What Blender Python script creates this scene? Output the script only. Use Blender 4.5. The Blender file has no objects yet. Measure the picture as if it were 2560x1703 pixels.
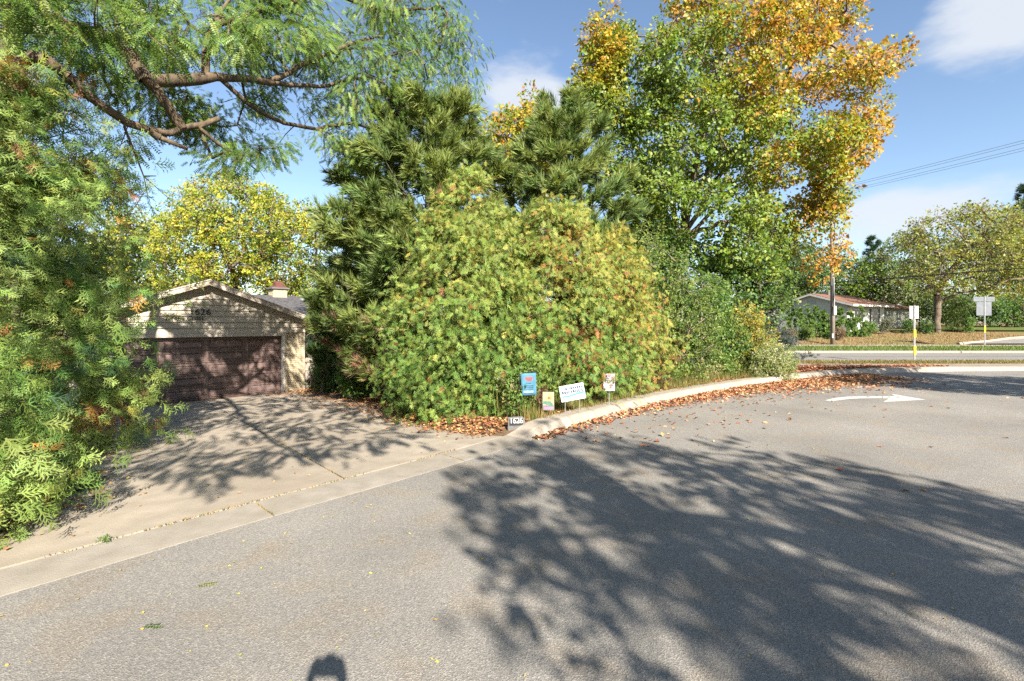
import bpy, bmesh, math, random
import numpy as np
from mathutils import Vector, Matrix

R = math.radians
SC = bpy.context.scene
COL = SC.collection
rng = np.random.default_rng(11)
random.seed(5)

# ---------------------------------------------------------------- camera
CAM_H = 1.8
cam = bpy.data.cameras.new('camera')
camo = bpy.data.objects.new('camera', cam)
COL.objects.link(camo)
camo.location = (0, 0, CAM_H)
camo.rotation_euler = (R(90), 0, 0)
cam.sensor_width = 36
cam.lens = 17.0
cam.shift_y = -0.0166
cam.clip_start = 0.05
cam.clip_end = 3000
SC.camera = camo

# ---------------------------------------------------------------- sun and sky
SUN_EL, SUN_AZ = 33.0, 158.3          # azimuth clockwise from +Y
sd = Vector((math.sin(R(SUN_AZ)) * math.cos(R(SUN_EL)), math.cos(R(SUN_AZ)) * math.cos(R(SUN_EL)), math.sin(R(SUN_EL))))
sun = bpy.data.lights.new('sun', 'SUN')
sun.energy = 5.0
sun.angle = R(0.53)
sun.color = (1.0, 0.93, 0.82)
suno = bpy.data.objects.new('sun', sun)
suno.rotation_euler = sd.to_track_quat('Z', 'Y').to_euler()
suno.location = (20, -40, 40)
COL.objects.link(suno)

world = bpy.data.worlds.new('World')
SC.world = world
world.use_nodes = True
wt = world.node_tree
wt.nodes.clear()
wo = wt.nodes.new('ShaderNodeOutputWorld')
bg = wt.nodes.new('ShaderNodeBackground')
bg.inputs['Strength'].default_value = 0.068
sky = wt.nodes.new('ShaderNodeTexSky')
sky.sky_type = 'NISHITA'
sky.sun_disc = False
sky.sun_elevation = R(SUN_EL)
sky.sun_rotation = R(SUN_AZ)
sky.air_density = 1.0
sky.dust_density = 0.6
sky.ozone_density = 1.6
tc = wt.nodes.new('ShaderNodeTexCoord')
def wnode(t, **kw):
    n = wt.nodes.new(t)
    for k, v in kw.items():
        setattr(n, k, v)
    return n
def wmath(op, a, b=None, c=None, clamp=False):
    n = wnode('ShaderNodeMath', operation=op, use_clamp=clamp)
    for i, v in enumerate((a, b, c)):
        if v is None:
            continue
        if isinstance(v, (int, float)):
            n.inputs[i].default_value = v
        else:
            wt.links.new(v, n.inputs[i])
    return n.outputs[0]
mp = wnode('ShaderNodeMapping')
mp.inputs['Scale'].default_value = (1.6, 1.6, 4.2)
mp.inputs['Location'].default_value = (3.1, 0.4, 1.7)
wt.links.new(tc.outputs['Generated'], mp.inputs['Vector'])
cn = wnode('ShaderNodeTexNoise')
cn.inputs['Scale'].default_value = 1.7
cn.inputs['Detail'].default_value = 7
cn.inputs['Roughness'].default_value = 0.56
wt.links.new(mp.outputs[0], cn.inputs['Vector'])
acc = wmath('MULTIPLY', cn.outputs['Fac'], 1.0)
# the cumulus banks seen over the street, each a soft bump in direction space broken up by the noise
for (px, py, rad, zs, amp) in ((1350, 245, .16, 1.3, .42), (2575, 55, .16, 1.0, .36), (2260, 505, .28, 3.0, .22), (2120, 590, .34, 4.0, .2)):
    d = Vector(((px - 1280) / 1209, 1, (809 - py) / 1209)).normalized()
    sub = wnode('ShaderNodeVectorMath', operation='SUBTRACT')
    wt.links.new(tc.outputs['Generated'], sub.inputs[0])
    sub.inputs[1].default_value = d
    mul = wnode('ShaderNodeVectorMath', operation='MULTIPLY')
    wt.links.new(sub.outputs[0], mul.inputs[0])
    mul.inputs[1].default_value = (1 / rad, 1 / rad, zs / rad)
    ln = wnode('ShaderNodeVectorMath', operation='LENGTH')
    wt.links.new(mul.outputs[0], ln.inputs[0])
    f = wmath('SUBTRACT', 1.0, ln.outputs['Value'], clamp=True)
    acc = wmath('ADD', acc, wmath('MULTIPLY', f, amp))
mr = wnode('ShaderNodeMapRange', interpolation_type='SMOOTHSTEP')
mr.inputs['From Min'].default_value = 0.60
mr.inputs['From Max'].default_value = 0.80
mr.inputs['To Max'].default_value = 0.85
wt.links.new(acc, mr.inputs['Value'])
mix = wnode('ShaderNodeMix', data_type='RGBA')
wt.links.new(mr.outputs[0], mix.inputs['Factor'])
wt.links.new(sky.outputs[0], mix.inputs['A'])
mix.inputs['B'].default_value = (3.9, 4.1, 4.4, 1)
wt.links.new(mix.outputs['Result'], bg.inputs['Color'])
wt.links.new(bg.outputs[0], wo.inputs['Surface'])

SC.view_settings.view_transform = 'Standard'
SC.view_settings.look = 'None'
SC.view_settings.gamma = 1
SC.view_settings.use_curve_mapping = False
SC.view_settings.exposure = 1.7
SC.render.engine = 'CYCLES'
cy = SC.cycles
cy.max_bounces = 6
cy.diffuse_bounces = 3
cy.glossy_bounces = 2
cy.transmission_bounces = 4
cy.transparent_max_bounces = 4
cy.use_denoising = False
cy.caustics_reflective = False
cy.caustics_refractive = False

# ---------------------------------------------------------------- pixel measures turned into places
F, CX, HY = 1209.0, 1280.0, 809.0
def at(px, py, Y):
    return np.array([(px - CX) / F * Y, Y, CAM_H + (HY - py) / F * Y])
def G(px, py, z=0.0):
    Y = (CAM_H - z) * F / (py - HY)
    return np.array([(px - CX) / F * Y, Y, z])

# ---------------------------------------------------------------- materials
MATS = {}
def nodes_of(name, rough=.8, spec=.3):
    m = bpy.data.materials.new(name)
    m.use_nodes = True
    nt = m.node_tree
    b = nt.nodes['Principled BSDF']
    b.inputs['Roughness'].default_value = rough
    b.inputs['Specular IOR Level'].default_value = spec
    MATS[name] = m
    return m, nt, b
def noise_mat(name, c1, c2, scale=8, detail=6, rough=.8, spec=.3, bump=0, bscale=None, rnd=0.0, c3=None, scale3=.6, stretch=None):
    m, nt, b = nodes_of(name, rough, spec)
    t = nt.nodes.new('ShaderNodeTexCoord')
    vec = t.outputs['Object']
    if stretch:
        mpn = nt.nodes.new('ShaderNodeMapping')
        mpn.inputs['Scale'].default_value = stretch
        nt.links.new(vec, mpn.inputs['Vector'])
        vec = mpn.outputs[0]
    n = nt.nodes.new('ShaderNodeTexNoise')
    n.inputs['Scale'].default_value = scale
    n.inputs['Detail'].default_value = detail
    nt.links.new(vec, n.inputs['Vector'])
    cr = nt.nodes.new('ShaderNodeValToRGB')
    cr.color_ramp.elements[0].position = .32
    cr.color_ramp.elements[1].position = .68
    cr.color_ramp.elements[0].color = (*c1, 1)
    cr.color_ramp.elements[1].color = (*c2, 1)
    nt.links.new(n.outputs['Fac'], cr.inputs['Fac'])
    out = cr.outputs['Color']
    if c3:
        n3 = nt.nodes.new('ShaderNodeTexNoise')
        n3.inputs['Scale'].default_value = scale3
        n3.inputs['Detail'].default_value = 4
        nt.links.new(t.outputs['Object'], n3.inputs['Vector'])
        r3 = nt.nodes.new('ShaderNodeMapRange')
        r3.inputs['From Min'].default_value = .45
        r3.inputs['From Max'].default_value = .7
        r3.inputs['To Max'].default_value = .75
        nt.links.new(n3.outputs['Fac'], r3.inputs['Value'])
        mx = nt.nodes.new('ShaderNodeMix'); mx.data_type = 'RGBA'
        nt.links.new(r3.outputs[0], mx.inputs['Factor'])
        nt.links.new(out, mx.inputs['A'])
        mx.inputs['B'].default_value = (*c3, 1)
        out = mx.outputs['Result']
    if rnd:
        oi = nt.nodes.new('ShaderNodeObjectInfo')
        r2 = nt.nodes.new('ShaderNodeMapRange')
        r2.inputs['To Min'].default_value = 1 - rnd
        r2.inputs['To Max'].default_value = 1 + rnd
        nt.links.new(oi.outputs['Random'], r2.inputs['Value'])
        mx = nt.nodes.new('ShaderNodeMix'); mx.data_type = 'RGBA'; mx.blend_type = 'MULTIPLY'
        mx.inputs['Factor'].default_value = 1
        nt.links.new(out, mx.inputs['A'])
        nt.links.new(r2.outputs[0], mx.inputs['B'])
        out = mx.outputs['Result']
    nt.links.new(out, b.inputs['Base Color'])
    if bump:
        nb = nt.nodes.new('ShaderNodeTexNoise')
        nb.inputs['Scale'].default_value = bscale or scale * 4
        nb.inputs['Detail'].default_value = 5
        nt.links.new(vec, nb.inputs['Vector'])
        bp = nt.nodes.new('ShaderNodeBump')
        bp.inputs['Strength'].default_value = bump
        bp.inputs['Distance'].default_value = .02
        nt.links.new(nb.outputs['Fac'], bp.inputs['Height'])
        nt.links.new(bp.outputs[0], b.inputs['Normal'])
    return m

def asphalt(name, base, warm, fine=150.0, stain=.25):
    m, nt, b = nodes_of(name, .88, .25)
    t = nt.nodes.new('ShaderNodeTexCoord')
    v1 = nt.nodes.new('ShaderNodeTexVoronoi')
    v1.inputs['Scale'].default_value = fine
    nt.links.new(t.outputs['Object'], v1.inputs['Vector'])
    cr = nt.nodes.new('ShaderNodeValToRGB')
    e = cr.color_ramp.elements
    e[0].position = 0.0; e[0].color = (base * .68, base * .64, base * .585, 1)
    e[1].position = 1.0; e[1].color = (base * 1.5, base * 1.39, base * 1.23, 1)
    a = e.new(.35); a.color = (base * .93, base * .865, base * .78, 1)
    a = e.new(.8); a.color = (base * 1.1, base * 1.02, base * .905, 1)
    sx = nt.nodes.new('ShaderNodeSeparateColor')
    nt.links.new(v1.outputs['Color'], sx.inputs[0])
    nt.links.new(sx.outputs[0], cr.inputs['Fac'])
    n2 = nt.nodes.new('ShaderNodeTexNoise')
    n2.inputs['Scale'].default_value = .55
    n2.inputs['Detail'].default_value = 8
    n2.inputs['Roughness'].default_value = .62
    nt.links.new(t.outputs['Object'], n2.inputs['Vector'])
    mr = nt.nodes.new('ShaderNodeMapRange')
    mr.inputs['From Min'].default_value = .3
    mr.inputs['From Max'].default_value = .72
    mr.inputs['To Min'].default_value = 1 - stain
    mr.inputs['To Max'].default_value = 1 + stain * .6
    nt.links.new(n2.outputs['Fac'], mr.inputs['Value'])
    mx = nt.nodes.new('ShaderNodeMix'); mx.data_type = 'RGBA'; mx.blend_type = 'MULTIPLY'
    mx.inputs['Factor'].default_value = 1
    nt.links.new(cr.outputs['Color'], mx.inputs['A'])
    nt.links.new(mr.outputs[0], mx.inputs['B'])
    n3 = nt.nodes.new('ShaderNodeTexNoise')
    n3.inputs['Scale'].default_value = 2.2
    n3.inputs['Detail'].default_value = 6
    nt.links.new(t.outputs['Object'], n3.inputs['Vector'])
    mr3 = nt.nodes.new('ShaderNodeMapRange')
    mr3.inputs['From Min'].default_value = .5
    mr3.inputs['From Max'].default_value = .75
    nt.links.new(n3.outputs['Fac'], mr3.inputs['Value'])
    mx3 = nt.nodes.new('ShaderNodeMix'); mx3.data_type = 'RGBA'; mx3.blend_type = 'MULTIPLY'
    nt.links.new(mr3.outputs[0], mx3.inputs['Factor'])
    nt.links.new(mx.outputs['Result'], mx3.inputs['A'])
    mx3.inputs['B'].default_value = (*warm, 1)
    nt.links.new(mx3.outputs['Result'], b.inputs['Base Color'])
    bp = nt.nodes.new('ShaderNodeBump')
    bp.inputs['Strength'].default_value = .55
    bp.inputs['Distance'].default_value = .006
    nt.links.new(v1.outputs['Distance'], bp.inputs['Height'])
    nt.links.new(bp.outputs[0], b.inputs['Normal'])
    return m

asphalt('asphalt', .205, (.97, .88, .77), 130)
asphalt('asphalt_far', .19, (1.0, .97, .94), 40, .12)
noise_mat('concrete', (.27, .23, .18), (.345, .295, .235), 3.5, 9, .9, .2, .25, 90, .06, (.225, .185, .14), .45)
noise_mat('concrete_gutter', (.215, .19, .155), (.275, .245, .205), 5, 9, .9, .2, .3, 110, .08, (.21, .18, .14), .9)
noise_mat('concrete_curb', (.24, .205, .165), (.31, .27, .22), 7, 9, .9, .2, .3, 90, .05, (.26, .22, .17), 1.5)
noise_mat('concrete_walk', (.2, .165, .135), (.26, .22, .18), 4, 9, .9, .2, .25, 90, .06, (.2, .13, .09), .6)
noise_mat('dirt', (.085, .055, .035), (.2, .13, .08), 9, 9, .95, .1, .8, 40, 0, (.14, .09, .05), 1.2)
noise_mat('lawn', (.05, .085, .018), (.13, .15, .04), 6, 9, .95, .1, .8, 60, 0, (.17, .13, .06), .25)
noise_mat('lawn_dry', (.13, .085, .04), (.24, .165, .08), 5, 9, .95, .1, .8, 50, 0, (.11, .12, .04), .3)
noise_mat('bark', (.055, .04, .03), (.19, .15, .11), 14, 8, .9, .2, .9, 30, 0, None, .6, (1, 1, .25))
noise_mat('bark_pale', (.11, .085, .06), (.26, .21, .155), 12, 8, .9, .2, .9, 30, 0, None, .6, (1, 1, .3))
noise_mat('bark_locust', (.04, .03, .022), (.14, .105, .07), 12, 8, .9, .2, .9, 30, 0, (.13, .09, .055), 2.5, (1, 1, .3))
noise_mat('siding_paint', (.40, .35, .275), (.46, .405, .325), 6, 6, .55, .35, .08, 40, .03, (.40, .345, .27), 1.1)
noise_mat('trim_paint', (.42, .36, .29), (.52, .45, .37), 8, 6, .55, .35, .1, 40, .04, (.30, .24, .19), 2)
noise_mat('jamb_paint', (.6, .54, .46), (.7, .64, .56), 8, 6, .55, .35)
noise_mat('brick_cream', (.38, .31, .2), (.5, .42, .29), 20, 6, .85, .2, .3, 80, .16)
noise_mat('mortar', (.33, .28, .2), (.4, .35, .27), 30, 5, .95, .1)
noise_mat('door_paint', (.125, .085, .075), (.165, .115, .104), 5, 6, .38, .5, .05, 50, .06)
noise_mat('shingle', (.045, .045, .05), (.11, .105, .105), 9, 8, .9, .2, .5, 60, 0)
noise_mat('clay_red', (.10, .04, .035), (.15, .06, .05), 9, 6, .8, .2)
noise_mat('wood_grey', (.20, .17, .135), (.33, .29, .24), 9, 7, .85, .2, .4, 40, .15, None, .6, (4, 4, .4))
noise_mat('black_metal', (.012, .012, .013), (.025, .025, .027), 9, 3, .5, .4)
noise_mat('grey_stone', (.09, .088, .085), (.15, .147, .14), 30, 6, .9, .2, .3, 80)
noise_mat('white_paint', (.48, .47, .44), (.56, .55, .52), 6, 5, .6, .3)
noise_mat('house_white', (.36, .355, .32), (.42, .415, .38), 3, 5, .6, .3)
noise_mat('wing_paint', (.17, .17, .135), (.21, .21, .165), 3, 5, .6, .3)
noise_mat('roof_red', (.14, .07, .045), (.2, .11, .075), 5, 8, .9, .2, .4, 50)
noise_mat('metal_back', (.25, .26, .27), (.31, .32, .33), 4, 5, .45, .5)
noise_mat('sign_back_dull', (.10, .11, .125), (.14, .15, .165), 4, 5, .5, .5)
noise_mat('galvanised', (.22, .22, .22), (.30, .30, .29), 14, 5, .5, .5)
noise_mat('yellow_reflective', (.72, .55, .02), (.82, .64, .03), 10, 4, .5, .4)
noise_mat('pole_wood', (.17, .14, .11), (.26, .22, .18), 8, 7, .9, .15, .4, 30, 0, None, .6, (3, 3, .3))
noise_mat('cable', (.015, .015, .016), (.03, .03, .03), 9, 3, .6, .3)
noise_mat('wire_pale', (.10, .11, .13), (.16, .17, .19), 9, 3, .6, .3)
noise_mat('flag_blue', (.05, .14, .21), (.075, .19, .27), 7, 5, .8, .1)
noise_mat('flag_red', (.55, .05, .06), (.7, .1, .09), 30, 5, .8, .1)
noise_mat('flag_tan', (.28, .24, .14), (.38, .32, .2), 12, 5, .8, .1)
noise_mat('flag_green', (.05, .13, .09), (.12, .2, .14), 14, 5, .8, .1)
noise_mat('flag_grey', (.14, .12, .16), (.2, .18, .22), 14, 5, .8, .1)
noise_mat('flag_coral', (.6, .16, .07), (.75, .3, .14), 14, 5, .8, .1)
noise_mat('sign_white', (.5, .53, .55), (.56, .59, .6), 4, 4, .5, .3)
noise_mat('sign_navy', (.015, .03, .06), (.03, .06, .1), 9, 4, .6, .3)
noise_mat('sign_blue', (.04, .22, .42), (.07, .32, .55), 9, 4, .5, .3)
noise_mat('sign_pale_blue', (.42, .62, .75), (.5, .7, .8), 9, 4, .5, .3)
noise_mat('sign_lilac', (.42, .35, .42), (.5, .42, .49), 20, 4, .6, .3)
noise_mat('sign_purple', (.3, .2, .38), (.38, .27, .45), 20, 4, .6, .3)
noise_mat('sign_rose', (.38, .16, .26), (.44, .22, .32), 20, 4, .6, .3)
noise_mat('road_paint', (.36, .35, .33), (.45, .44, .42), 18, 8, .8, .2, .2, 90, 0, (.33, .32, .3), 6)
noise_mat('skin', (.45, .27, .19), (.5, .31, .22), 9, 4, .6, .3)
noise_mat('jacket', (.03, .04, .07), (.05, .06, .09), 9, 4, .85, .2)
noise_mat('trousers', (.05, .06, .09), (.08, .09, .12), 9, 4, .85, .2)
m, nt, b = nodes_of('window_glass', .06, .6)
b.inputs['Base Color'].default_value = (.02, .025, .03, 1)

def foliage_mat(name, trans=.3, gloss=.25, rough=.5):
    m = bpy.data.materials.new(name)
    m.use_nodes = True
    nt = m.node_tree
    b = nt.nodes['Principled BSDF']
    out = nt.nodes['Material Output']
    a = nt.nodes.new('ShaderNodeAttribute')
    a.attribute_name = 'Col'
    nt.links.new(a.outputs['Color'], b.inputs['Base Color'])
    b.inputs['Roughness'].default_value = rough
    b.inputs['Specular IOR Level'].default_value = gloss
    if trans:
        tr = nt.nodes.new('ShaderNodeBsdfTranslucent')
        mx = nt.nodes.new('ShaderNodeMix'); mx.data_type = 'RGBA'; mx.blend_type = 'MULTIPLY'
        mx.inputs['Factor'].default_value = 1
        nt.links.new(a.outputs['Color'], mx.inputs['A'])
        mx.inputs['B'].default_value = (1.25, 1.2, .7, 1)
        nt.links.new(mx.outputs['Result'], tr.inputs['Color'])
        ms = nt.nodes.new('ShaderNodeMixShader')
        ms.inputs[0].default_value = trans
        nt.links.new(b.outputs[0], ms.inputs[1])
        nt.links.new(tr.outputs[0], ms.inputs[2])
        nt.links.new(ms.outputs[0], out.inputs['Surface'])
    MATS[name] = m
foliage_mat('leaf', .4, .3, .45)
foliage_mat('needle', .3, .25, .58)
foliage_mat('dry_leaf', .12, .15, .7)

# ---------------------------------------------------------------- object helpers
def tag(o, label=None, cat=None, group=None, kind=None):
    for k, v in (('label', label), ('category', cat), ('group', group), ('kind', kind)):
        if v:
            o[k] = v
    return o
def empty(name, loc=(0, 0, 0), rz=0, label=None, cat=None, group=None, kind=None):
    o = bpy.data.objects.new(name, None)
    o.location = loc
    o.rotation_euler = (0, 0, rz)
    o.empty_display_size = .2
    COL.objects.link(o)
    return tag(o, label, cat, group, kind)
def link(name, me, mat, parent=None):
    o = bpy.data.objects.new(name, me)
    if mat and not me.materials:
        me.materials.append(MATS[mat])
    COL.objects.link(o)
    if parent is not None:
        o.parent = parent
    return o
def tri_mesh(name, V, T, mat, parent=None, col=None, smooth=False):
    me = bpy.data.meshes.new(name)
    V = np.ascontiguousarray(V, dtype=np.float32)
    T = np.ascontiguousarray(T, dtype=np.int32)
    me.vertices.add(len(V))
    me.vertices.foreach_set('co', V.ravel())
    n = len(T)
    me.loops.add(3 * n)
    me.loops.foreach_set('vertex_index', T.ravel())
    me.polygons.add(n)
    me.polygons.foreach_set('loop_start', np.arange(0, 3 * n, 3, dtype=np.int32))
    me.update(calc_edges=True)
    if smooth:
        me.polygons.foreach_set('use_smooth', np.ones(n, dtype=bool))
    if col is not None:
        ca = me.color_attributes.new('Col', 'FLOAT_COLOR', 'POINT')
        c4 = np.ones((len(V), 4), dtype=np.float32)
        c4[:, :3] = col
        ca.data.foreach_set('color', c4.ravel())
    return link(name, me, mat, parent)

class MB:
    def __init__(s):
        s.v, s.f = [], []
    def poly(s, pts):
        i = len(s.v)
        s.v += [tuple(float(c) for c in p) for p in pts]
        s.f.append(tuple(range(i, i + len(pts))))
        return s
    def box(s, x0, x1, y0, y1, z0, z1, ch=0.0):
        i = len(s.v)
        s.v += [(x, y, z) for z in (z0, z1) for y in (y0, y1) for x in (x0, x1)]
        s.f += [tuple(i + k for k in q) for q in ((0, 2, 3, 1), (4, 5, 7, 6), (0, 1, 5, 4), (2, 6, 7, 3), (0, 4, 6, 2), (1, 3, 7, 5))]
        return s
    def prism(s, prof, lo, hi, axis='y'):
        """polygon prof in the plane across axis, extruded from lo to hi"""
        n = len(prof)
        i = len(s.v)
        for t in (lo, hi):
            for (p, q) in prof:
                s.v.append((p, t, q) if axis == 'y' else ((t, p, q) if axis == 'x' else (p, q, t)))
        s.f.append(tuple(range(i, i + n)))
        s.f.append(tuple(range(i + 2 * n - 1, i + n - 1, -1)))
        for k in range(n):
            j = (k + 1) % n
            s.f.append((i + k, i + n + k, i + n + j, i + j))
        return s
    def tube(s, pts, rads, k=8, cap=True):
        pts = [Vector(p) for p in pts]
        if not hasattr(rads, '__len__'):
            rads = [rads] * len(pts)
        base = len(s.v)
        for n, p in enumerate(pts):
            t = (pts[min(n + 1, len(pts) - 1)] - pts[max(n - 1, 0)]).normalized()
            u = t.cross(Vector((0.123, .31, 1) if abs(t.z) < .95 else (1, .2, 0))).normalized()
            w = t.cross(u)
            for q in range(k):
                a = 2 * math.pi * q / k
                s.v.append(tuple(p + (u * math.cos(a) + w * math.sin(a)) * rads[n]))
        for n in range(len(pts) - 1):
            for q in range(k):
                a, b = base + n * k + q, base + n * k + (q + 1) % k
                s.f.append((a, b, b + k, a + k))
        if cap:
            s.f.append(tuple(range(base + k - 1, base - 1, -1)))
            e = base + (len(pts) - 1) * k
            s.f.append(tuple(range(e, e + k)))
        return s
    def build(s, name, mat, parent=None, bevel=0, smooth=False, fix=True):
        me = bpy.data.meshes.new(name)
        me.from_pydata(s.v, [], s.f)
        if fix or bevel:
            bm = bmesh.new()
            bm.from_mesh(me)
            bmesh.ops.recalc_face_normals(bm, faces=bm.faces)
            if bevel:
                bmesh.ops.bevel(bm, geom=[e for e in bm.edges], offset=bevel, segments=1, affect='EDGES')
            bm.to_mesh(me)
            bm.free()
        if smooth:
            for p in me.polygons:
                p.use_smooth = True
        me.update()
        return link(name, me, mat, parent)

def smooth01(a, b, x):
    t = np.clip((np.asarray(x, float) - a) / (b - a), 0, 1)
    return t * t * (3 - 2 * t)
def unit(a):
    return a / np.maximum(np.linalg.norm(a, axis=-1, keepdims=True), 1e-9)
def rvec(n):
    return unit(rng.normal(size=(n, 3)))

# ---------------------------------------------------------------- lie of the land
P0 = np.array([-1.94, 5.57])
U = np.array([.68, .733]); U /= np.linalg.norm(U)
VV = np.array([-U[1], U[0]])
def sd_of(x, y):
    return (x - P0[0]) * U[0] + (y - P0[1]) * U[1], (x - P0[0]) * VV[0] + (y - P0[1]) * VV[1]
FALL = .85 / 13.9
def base_z(x, y):
    s, d = sd_of(np.asarray(x, float), np.asarray(y, float))
    fall = -FALL * np.clip(d, 0, 13.9) * (1 - smooth01(6.5, 12, s)) * (1 - smooth01(26, 44, y))
    x = np.asarray(x, float); y = np.asarray(y, float)
    rise = np.interp(y, [30.2, 34, 36.5, 38, 47, 60, 120, 600], [0, .1, .17, .22, 1.12, 1.4, 2.0, 3.0])
    return fall + rise
LEFT_D, LEFT_S = [0, 1.5, 3.1, 4.6, 9, 14], [-3.6, -2.3, -2.1, -1.85, -1.4, -1.0]
RIGHT_D, RIGHT_S = [0, .6, 1.7, 3.3, 6.3, 10.5, 14], [2.75, 2.62, 2.65, 3.1, 4.4, 5.65, 5.7]
def outside_drive(x, y):
    s, d = sd_of(np.asarray(x, float), np.asarray(y, float))
    lo = np.interp(d, LEFT_D, LEFT_S); hi = np.interp(d, RIGHT_D, RIGHT_S)
    return np.maximum(lo - s, s - hi)
def yard_z(x, y):
    return base_z(x, y) - .02 + .13 * smooth01(0.0, .55, outside_drive(x, y))

# ground: one sheet out to the horizon
def axis_pts(segs):
    out = []
    for a, b, st in segs:
        out += list(np.arange(a, b, st))
    out.append(segs[-1][1])
    return np.array(out, float)
gx = axis_pts([(-900, -200, 100), (-200, -60, 20), (-60, -20, 4), (-20, 30, 1.0), (30, 80, 4), (80, 200, 20), (200, 900, 100)])
gy = axis_pts([(-300, -60, 60), (-60, -12, 6), (-12, 30, 1.0), (30, 50, .5), (50, 80, 3), (80, 200, 12), (200, 1500, 100)])
XX, YY = np.meshgrid(gx, gy)
ZZ = base_z(XX, YY) - .07
V = np.stack([XX, YY, ZZ], -1).reshape(-1, 3)
nx, ny = len(gx), len(gy)
i = (np.arange(ny - 1)[:, None] * nx + np.arange(nx - 1)[None, :]).ravel()
T = np.concatenate([np.stack([i, i + 1, i + nx + 1], 1), np.stack([i, i + nx + 1, i + nx], 1)])
tag(tri_mesh('ground', V, T, 'lawn_dry', smooth=True), kind='structure')

# curb line (road side), from behind the camera, past the driveway, round the bend
CURB = np.array([(-14.0, -8.6), (-8.0, -2.0), (-3.37, 3.18), (-2.84, 3.80), (-2.34, 4.40), (-1.46, 5.35), (-.86, 6.02), (-.41, 6.55), (.2, 7.32), (1.03, 8.45),
                 (2.75, 10.35), (4.2, 11.75), (5.7, 13.05), (7.0, 14.05), (8.2, 14.85), (9.6, 15.75), (11.6, 16.85), (14.0, 17.75), (17.0, 18.25), (22, 18.45), (34, 18.5), (60, 18.5)])
def resample(P, step):
    seg = np.linalg.norm(np.diff(P, axis=0), axis=1)
    c = np.concatenate([[0], np.cumsum(seg)])
    n = int(c[-1] / step)
    t = np.linspace(0, c[-1], n + 1)
    return np.stack([np.interp(t, c, P[:, k]) for k in range(P.shape[1])], 1)
CP = resample(CURB, .2)
for _ in range(14):
    CP[1:-1] = .25 * CP[:-2] + .5 * CP[1:-1] + .25 * CP[2:]
tg = unit(np.gradient(CP, axis=0))
CN = np.stack([-tg[:, 1], tg[:, 0]], 1)        # towards the yard

# asphalt: from the curb line out across the street
bx, by = 70.0, -40.0
m = MB()
outl = [(p[0], p[1], 0.0) for p in CP] + [(60, -40, 0), (-45, -40, 0)]
m.poly(outl)
me = bpy.data.meshes.new('road')
me.from_pydata(m.v, [], m.f)
bm = bmesh.new(); bm.from_mesh(me)
bmesh.ops.triangulate(bm, faces=bm.faces)
bmesh.ops.recalc_face_normals(bm, faces=bm.faces)
if sum(f.normal.z for f in bm.faces) < 0:
    bmesh.ops.reverse_faces(bm, faces=bm.faces)
bm.to_mesh(me); bm.free()
road = tag(link('road', me, 'asphalt'), kind='structure')

# painted turn arrow
m = MB()
def gw(px, py):
    p = G(px, py, .004)
    return (p[0], p[1], .004)
up = [(2062, 1001.5), (2085, 995), (2120, 991.5), (2160, 990.6), (2205, 990.5)]
lo = [(2205, 995.5), (2160, 996), (2125, 997.5), (2095, 1001), (2080, 1004)]
m.poly([gw(*p) for p in up + lo])
m.poly([gw(*p) for p in ((2228, 984.5), (2316, 999.5), (2207, 1005.5), (2222, 997), (2206.5, 996), (2206.5, 990.4), (2236, 990.5))])
m.build('painted_arrow', 'road_paint', road)

# gutter and curb pieces along the street
curb = empty('curb', kind='structure')
gut = empty('gutter', kind='structure')
GW = .46
def sweep(idx, prof_fn, name, mat, parent):
    V, Fc = [], []
    k = None
    for i in idx:
        pr = prof_fn(CP[i], CN[i])
        k = len(pr)
        for (o, z) in pr:
            V.append((CP[i][0] + CN[i][0] * o, CP[i][1] + CN[i][1] * o, z))
    for a in range(len(idx) - 1):
        for q in range(k - 1):
            Fc.append((a * k + q, (a + 1) * k + q, (a + 1) * k + q + 1, a * k + q + 1))
    Fc.append(tuple(range(k)))
    Fc.append(tuple(range((len(idx) - 1) * k + k - 1, (len(idx) - 1) * k - 1, -1)))
    mm = MB(); mm.v, mm.f = V, Fc
    return mm.build(name, mat, parent)
def curb_up(p):
    q = p
    return float(smooth01(-.05, .75, outside_drive(q[0], q[1])))
def curb_prof(p, n):
    q = p + n * GW
    h = .004 + .135 * curb_up(p)
    wob = .004 * math.sin(p[0] * 9) + .003 * math.sin(p[1] * 23)
    if curb_up(p) < .02:
        return [(0, -.03), (0, .006), (.06, .010), (.15, .012), (.22, .013), (GW, .018), (GW, -.03)]
    return [(0, -.03), (0, .006), (.05, .012 + h * .35), (.12, h * .96 + wob), (.17, h + .01), (GW - .02, h + .012 + wob), (GW, -.03)]
arc = np.concatenate([[0], np.cumsum(np.linalg.norm(np.diff(CP, axis=0), axis=1))])
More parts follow.
